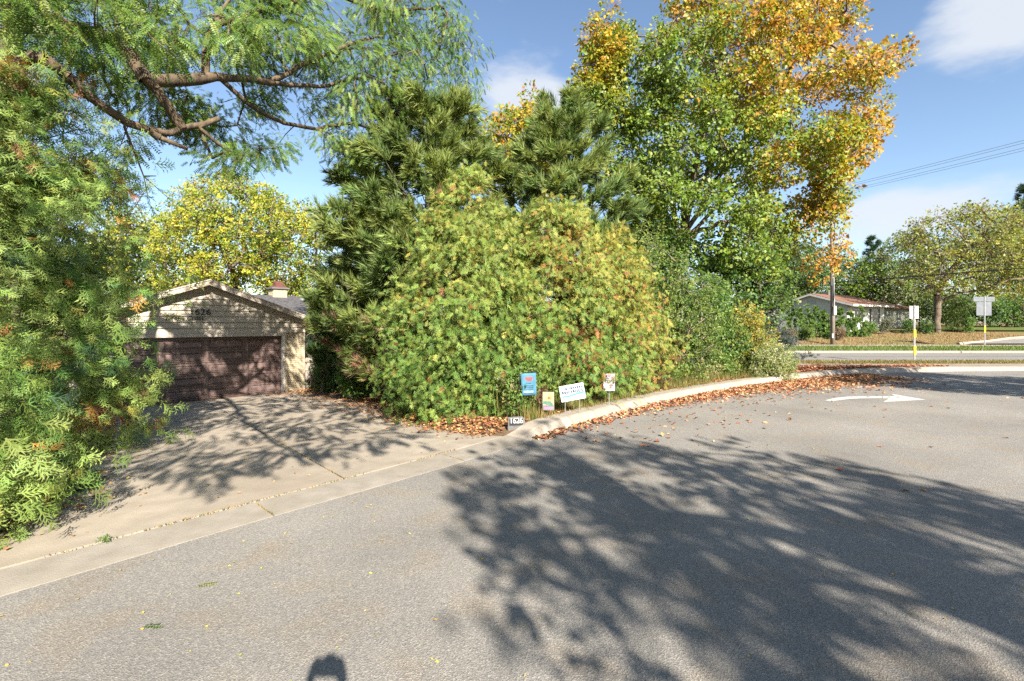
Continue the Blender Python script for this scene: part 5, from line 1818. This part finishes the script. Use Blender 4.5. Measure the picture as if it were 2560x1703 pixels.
def far_conifer(px, top, Y, r, label):
    x = (px - CX) / F * Y
    z0 = float(base_z(x, Y)) - .1
    h = CAM_H + (HY - top) / F * Y - z0
    pine('conifer_tree', label, x, Y, h, r, .5, 6, 2600, .62, lambda P, t, k: pick([(.03, .065, .035), (.045, .085, .04)], len(P)), TUFT_SHORT, z0, .15, 'trees beyond the far road', 'conifer tree', .1, .9)
far_conifer(2183, 588, 74, 3.4, 'pointed dark conifer over the far treeline')
far_conifer(2560, 452, 70, 3.6, 'tall dark conifer above the broad olive tree')
far_conifer(1990, 640, 78, 3.0, 'dark conifer behind the dark green tree')

rng = np.random.default_rng(12)
# ---------------------------------------------------------------- grass, weeds, litter
def blades(name, label, P, h, w, pal, mat='leaf', lean=.45, wts=None):
    n = len(P)
    d = rvec(n) * np.array([1, 1, 0])
    hh = h * rng.uniform(.5, 1.2, n)
    tip = P + d * (hh * lean)[:, None] * rng.uniform(.2, 1, (n, 1)) + np.array([0, 0, 1.0]) * hh[:, None]
    side = unit(np.cross(d, np.array([0, 0, 1.0])) + 1e-6) * (w * .5)
    V = np.stack([P + side, P - side, tip], 1).reshape(-1, 3)
    T = np.arange(3 * n).reshape(-1, 3)
    C = np.repeat(pick(pal, n, wts), 3, 0)
    return tag(tri_mesh(name, V, T, mat, None, C), label, 'grass', None, 'stuff')
n = 26000
P = np.stack([rng.uniform(8, 62, n), rng.uniform(29.98, 34.1, n), np.zeros(n)], 1)
P[:, 2] = base_z(P[:, 0], P[:, 1]) + .06
blades('grass', 'mown green grass of the verge beyond the far road', P, .16, .05, [(.09, .15, .03), (.12, .17, .04), (.15, .16, .05)])
n = 16000
P = np.stack([rng.uniform(4, 40, n), rng.uniform(20.3, 22.2, n), np.full(n, .095)], 1)
blades('grass', 'patchy browning grass strip before the far road', P, .09, .03, [(.14, .14, .04), (.22, .15, .06), (.10, .12, .035)])
# rough ground of the far lot
n = 9000
P = np.stack([rng.uniform(20, 46, n), rng.uniform(36.2, 46, n), np.zeros(n)], 1)
P[:, 2] = base_z(P[:, 0], P[:, 1]) - .08
blades('grass', 'dry brown grass on the lot before the ranch house', P, .13, .05, [(.24, .16, .07), (.2, .13, .06), (.13, .13, .05)], 'dry_leaf')
# weeds between curb and hedge
w_idx = np.where((CP[:, 0] > .75) & (CP[:, 0] < 9.0))[0]
n = 14000
ii = rng.choice(w_idx, n)
tuft = vnoise(np.stack([CP[ii, 0], CP[ii, 1], np.zeros(n)], 1), 3.1, 1.)
off = GW - .1 + np.abs(rng.normal(size=n)) * .55
q = CP[ii] + CN[ii] * off[:, None] + rng.normal(size=(n, 2)) * .06
P = np.stack([q[:, 0], q[:, 1], yard_z(q[:, 0], q[:, 1]) - .02], 1)
hgt = .12 + .05 * (q[:, 0] < 3.2) + .55 * np.clip(off - GW, 0, .9) + .12 * tuft
blades('weeds', 'tall dry weeds and grasses between curb and hedge', P, 1.0 * np.maximum(hgt, .08), .016, [(.22, .19, .05), (.28, .21, .08), (.13, .16, .04), (.17, .09, .05), (.09, .14, .03)], 'leaf', .4)
def weed_leaves():
    n = 3800
    ii = rng.choice(w_idx, n)
    off = GW + .35 + np.abs(rng.normal(size=n)) * .45
    q = CP[ii] + CN[ii] * off[:, None]
    h = rng.uniform(.05, .25 + .8 * np.clip(off - GW - .2, .05, 1), n)
    P = np.stack([q[:, 0], q[:, 1], yard_z(q[:, 0], q[:, 1]) + h], 1)
    A = rvec(n) + np.array([0, -.2, .6])
    k = vnoise(P, 2.6, 5.)
    C = np.where((k > .25)[:, None], pick([(.30, .28, .14), (.26, .24, .10)], n), np.where((k < -.3)[:, None], pick([(.16, .08, .05), (.13, .07, .05)], n), pick(OLV + LIM + GRN, n)))
    V, T, Cc = scatter(CLUSTER_NARROW, P, A, rvec(n), .14 * rng.uniform(.6, 1.3, n), C)
    tag(tri_mesh('weeds', V, T, 'leaf', None, Cc), 'leafy flowering weeds crowding the curb below the hedge', 'weeds', None, 'stuff')
weed_leaves()

def litter(name, label, P, size, pal, wts=None, tilt=.35, mat='dry_leaf', pile=.0):
    n = len(P)
    P = P.copy()
    P[:, 2] += .004 + rng.uniform(0, 1, n) * pile
    a = rng.uniform(0, 6.28, n)
    A = np.stack([np.cos(a), np.sin(a), rng.normal(size=n) * tilt * .5], 1)
    N = np.array([0, 0, 1.0]) + rvec(n) * tilt
    S = size * rng.uniform(.6, 1.3, n)
    V, T, C = scatter(DRYLEAF, P, A, N, S, pick(pal, n, wts), .12)
    o = tri_mesh(name, V, T, mat, None, C)
    return tag(o, label, 'leaves', None, 'stuff')
def dry_tmpl(r):
    t = TB()
    cur = r.uniform(.05, .3)
    pts = [(0, 0, 0), (.35, .34, cur), (.62, .26, cur * .5), (1, 0, .1), (.6, -.3, cur * .7), (.3, -.36, cur)]
    t.V = [np.array(p) for p in pts]
    t.V.append(np.array((.45, 0, 0)))
    for k_ in range(6):
        t.T.append((k_, (k_ + 1) % 6, 6))
    return t.get()
DRYLEAF = [dry_tmpl(rr) for _ in range(5)]
RED = [(.34, .18, .12), (.30, .095, .045), (.36, .14, .07), (.24, .075, .04), (.42, .19, .10), (.16, .06, .035)]
TAN = [(.36, .22, .11), (.30, .17, .08), (.42, .28, .15)]
# drift in the gutter
g_idx = np.where((CP[:, 0] > .35) & (CP[:, 0] < 12.5))[0]
n = 8500
wts_ = np.interp(CP[g_idx, 0], [.3, 1.2, 2.2, 4, 6, 8, 10, 12.5], [.35, .35, .45, 1.0, 1.5, 2.4, 2.6, 1.4])
ii = rng.choice(g_idx, n, p=wts_ / wts_.sum())
wid = np.interp(CP[ii, 0], [.3, 1.2, 3, 5, 7, 9, 12.5], [.08, .14, .24, .42, .7, 1.0, .9])
off = -np.abs(rng.normal(size=n)) * wid
q = CP[ii] + CN[ii] * off[:, None] + rng.normal(size=(n, 2)) * .05
litter('fallen_leaves', 'drift of reddish fallen leaves along the curb', np.stack([q[:, 0], q[:, 1], np.full(n, .004)], 1), .07, RED + TAN + TAN, None, .5, pile=.03)
# behind the curb and under the hedge
ii = rng.choice(np.where((CP[:, 0] > .9) & (CP[:, 0] < 17))[0], 4200)
off = GW + .02 + np.abs(rng.normal(size=4200)) * .4
q = CP[ii] + CN[ii] * off[:, None]
litter('fallen_leaves', 'rusty fallen leaves lying behind the curb under the weeds', np.stack([q[:, 0], q[:, 1], yard_z(q[:, 0], q[:, 1]) + .015], 1), .075, RED + TAN, None, .5, pile=.03)
# carpet at the bend
n = 5200
P = np.stack([rng.uniform(8.6, 17, n), rng.uniform(15.2, 20.2, n), np.full(n, .14)], 1)
s_off = np.array([np.min(((CP - p[:2]) ** 2).sum(1)) for p in P[:, :2]]) ** .5
nn_ = np.array([np.argmin(((CP - p[:2]) ** 2).sum(1)) for p in P[:, :2]])
inside = ((P[:, :2] - CP[nn_]) * CN[nn_]).sum(1) > GW
P = P[inside]
P[:, 2] = np.where(P[:, 1] > 19.05, .122, yard_z(P[:, 0], P[:, 1]) + .02)
P = P[(P[:, 1] < 19.1) | (rng.uniform(size=len(P)) < .18)]
litter('fallen_leaves', 'carpet of red brown leaves on the ground at the bend', P, .085, RED + BRN, None, .5, pile=.03)
# scattered on the street
n = 520
t = rng.exponential(1.0, n)
ii = rng.choice(np.where((CP[:, 0] > .5) & (CP[:, 0] < 12))[0], n)
q = CP[ii] - CN[ii] * (.1 + t * 1.1)[:, None]
litter('fallen_leaves', 'scattered brown leaves strewn over the asphalt', np.stack([q[:, 0], q[:, 1], np.full(n, .002)], 1), .075, RED + TAN + BRN, None, .6)
n = 420
P = np.stack([rng.uniform(-4, 5, n), rng.uniform(1.8, 8, n), np.full(n, .002)], 1)
ok = np.array([((p[:2] - CP[np.argmin(((CP - p[:2]) ** 2).sum(1))]) * CN[np.argmin(((CP - p[:2]) ** 2).sum(1))]).sum() < -.03 for p in P])
ok &= (rng.uniform(size=n) < np.where(P[:, 0] < .3, 1, .25))
litter('fallen_leaflets', 'tiny yellow leaflets dotted over the street asphalt', P[ok], .022, [(.42, .36, .05), (.36, .26, .06), (.28, .2, .07), (.3, .33, .06)], None, .3)
# driveway: litter along its planted edge and thinly over the concrete
n = 8500
d = rng.uniform(.3, 14, n)
s_ = np.interp(d, RIGHT_D, RIGHT_S) + .15 - np.abs(rng.normal(size=n)) * np.interp(d, [0, 2, 6, 10, 14], [.22, .3, .55, .9, .8]) + .9 * rng.uniform(size=n)
q = P0[None] + U[None] * s_[:, None] + VV[None] * d[:, None]
z = np.maximum(base_z(q[:, 0], q[:, 1]) + .019, yard_z(q[:, 0], q[:, 1]) + .005)
litter('fallen_leaves', 'brown leaf and needle litter along the driveway edge below the hedge', np.stack([q[:, 0], q[:, 1], z], 1), .06, [(.26, .11, .05), (.34, .18, .08), (.2, .09, .05), (.4, .25, .1)], None, .4, pile=.025)
n = 1500
d = rng.uniform(.3, 12, n)
s_ = np.interp(d, LEFT_D, LEFT_S) - .2 + np.abs(rng.normal(size=n)) * .3
q = P0[None] + U[None] * s_[:, None] + VV[None] * d[:, None]
z = np.maximum(base_z(q[:, 0], q[:, 1]) + .019, yard_z(q[:, 0], q[:, 1]) + .005)
litter('fallen_leaves', 'brown litter along the driveway edge below the arborvitae', np.stack([q[:, 0], q[:, 1], z], 1), .055, [(.22, .1, .05), (.3, .16, .08), (.16, .08, .05), (.38, .26, .08)], None, .4, pile=.02)
n = 420
d = rng.uniform(.3, 13.6, n)
lo, hi = np.interp(d, LEFT_D, LEFT_S), np.interp(d, RIGHT_D, RIGHT_S)
s_ = lo + (hi - lo) * rng.uniform(.03, .97, n)
q = P0[None] + U[None] * s_[:, None] + VV[None] * d[:, None]
litter('fallen_leaflets', 'thin scatter of small dry leaves on the driveway concrete', np.stack([q[:, 0], q[:, 1], base_z(q[:, 0], q[:, 1]) + .019], 1), .035, [(.3, .16, .08), (.36, .25, .1), (.22, .12, .06)], None, .3)
# moss and dry grass filling the joint behind the gutter and the cross joints
JP = []
gi = np.where((arc > arc[near(100, 1460)]) & (arc < arc[near(1205, 1140)]))[0]
for i_ in gi:
    for _ in range(26):
        q = CP[i_] + CN[i_] * (GW + .012 + rng.normal() * .012) + tg[i_] * rng.uniform(-.1, .1)
        if math.sin(i_ * .9) + math.sin(i_ * .37 + 1) + rng.uniform(-1, 1) < -.5: continue
        JP.append((q[0], q[1], .018))
for d in np.arange(.1, 4.4, .012):
    if math.sin(d * 5) + rng.uniform(-1, 1) < -.2: continue
    q = st(.16 * d + rng.normal() * .008, d)
    JP.append((q[0], q[1], float(base_z(*q)) + .012))
for cp_ in (near(652, 1292), near(1150, 1155)):
    for o_ in np.arange(.02, GW, .006):
        q = CP[cp_] + CN[cp_] * o_ + rng.normal(size=2) * .008
        JP.append((q[0], q[1], .006))
JP = np.array(JP)
blades('joint_weeds', 'moss and dry grass growing in the driveway joints', JP, .02, .012, [(.13, .12, .03), (.22, .14, .05), (.09, .10, .025), (.28, .17, .06)], 'dry_leaf', .9)

# a fallen locust frond and a clump of dry fronds on the street, single things
def small_frond(px, py, L, rot, pal, label, k):
    c = G(px, py, .004)
    tv, tt = FROND[k]
    P = np.array([[c[0], c[1], .012]]) - np.array([c[0], c[1], 0])
    V, T, Cc = scatter([FROND[k]], P, np.array([[math.cos(rot), math.sin(rot), .12]]), np.array([[0, 0, 1.0]]), np.array([L]), pick(pal, 1), .15)
    o = tri_mesh('fallen_frond', V, T, 'leaf', None, Cc)
    o.location = (c[0], c[1], 0)
    tag(o, label, 'leaf')
small_frond(355, 1570, .14, R(10), [(.10, .17, .03)], 'fresh green compound leaf lying on the bare asphalt', 1)
small_frond(488, 1470, .13, R(28), [(.2, .2, .05)], 'yellow green compound leaf lying on the asphalt near the gutter', 2)
c = G(262, 1358, .02)
s = []
P = np.array([c + rng.normal(size=3) * np.array((.02, .02, .0)) + np.array((0, 0, rng.uniform(0, .04))) for _ in range(14)])
V, T, Cc = scatter(CLUSTER_NARROW, P, rvec(14) + np.array([0, 0, .8]), rvec(14), np.full(14, .05), pick(GRN, 14))
tag(tri_mesh('weed_plant', V, T, 'leaf', None, Cc), 'little green weed sprouting from the driveway joint', 'weed')

# ---------------------------------------------------------------- the person with the camera, behind the view
def person():
    o = empty('person', (.13, -.36, 0), 0, 'person in dark jacket holding a small camera up, standing on the street', 'person')
    def skin(name, verts, edges, rads, mat, root=0, sub=2, parent=o):
        me = bpy.data.meshes.new(name)
        me.from_pydata(verts, edges, [])
        ob = link(name, me, mat, parent)
        md = ob.modifiers.new('skin', 'SKIN')
        for i_, r_ in enumerate(rads):
            sv = me.skin_vertices[0].data[i_]
            sv.radius = (r_, r_) if not hasattr(r_, '__len__') else r_
            sv.use_root = (i_ == root)
        ss = ob.modifiers.new('sub', 'SUBSURF'); ss.levels = sub; ss.render_levels = sub
        return ob
    v = [(0, 0, .95), (0, 0, 1.15), (0, .0, 1.35), (0, .0, 1.47), (0, .02, 1.58), (0, .04, 1.70), (0, .06, 1.82),
         (.18, 0, 1.42), (.22, .10, 1.64), (.09, .12, 1.84), (-.18, 0, 1.42), (-.22, .10, 1.64), (-.09, .12, 1.84),
         (.10, 0, .88), (.11, .02, .48), (.11, -.02, .08), (.12, .12, .04), (-.10, 0, .88), (-.11, .02, .48), (-.11, -.02, .08), (-.12, .12, .04)]
    e = [(0, 1), (1, 2), (2, 3), (3, 4), (4, 5), (5, 6), (2, 7), (7, 8), (8, 9), (2, 10), (10, 11), (11, 12), (0, 13), (13, 14), (14, 15), (15, 16), (0, 17), (17, 18), (18, 19), (19, 20)]
    r_ = [(.16, .12), (.15, .11), (.17, .12), .075, .06, .095, .085, .075, .05, .035, .075, .05, .035, .09, .065, .045, .04, .09, .065, .045, .04]
    skin('body', v, e, r_, 'jacket')
    for sx in (1, -1):
        hv = [(sx * .09, .12, 1.84), (sx * .075, .13, 1.90)]
        he = [(0, 1)]
        rd = [.03, .033]
        for k_ in range(4):
            b_ = len(hv)
            hv += [(sx * .072, .16, 1.895 + .018 * k_), (sx * .045, .172, 1.90 + .018 * k_)]
            he += [(1, b_), (b_, b_ + 1)]; rd += [.011, .009]
        b_ = len(hv)
        hv += [(sx * .07, .10, 1.89), (sx * .05, .10, 1.92)]
        he += [(1, b_), (b_, b_ + 1)]; rd += [.012, .010]
        skin('hand', hv, he, rd, 'skin', 0, 1)
    d = empty('hand_camera', (.13, -.225, 1.885), 0, 'small black camera held up in both hands', 'camera')
    MB().box(-.06, .06, -.02, .02, 0, .08).build('camera_body', 'black_metal', d, .006)
    MB().tube([(0, .02, .04), (0, .07, .04)], .03, 14).build('lens', 'black_metal', d)
    MB().prism([(-.02, .08), (.02, .08), (.012, .105), (-.012, .105)], -.015, .015).build('viewfinder', 'black_metal', d)
person()
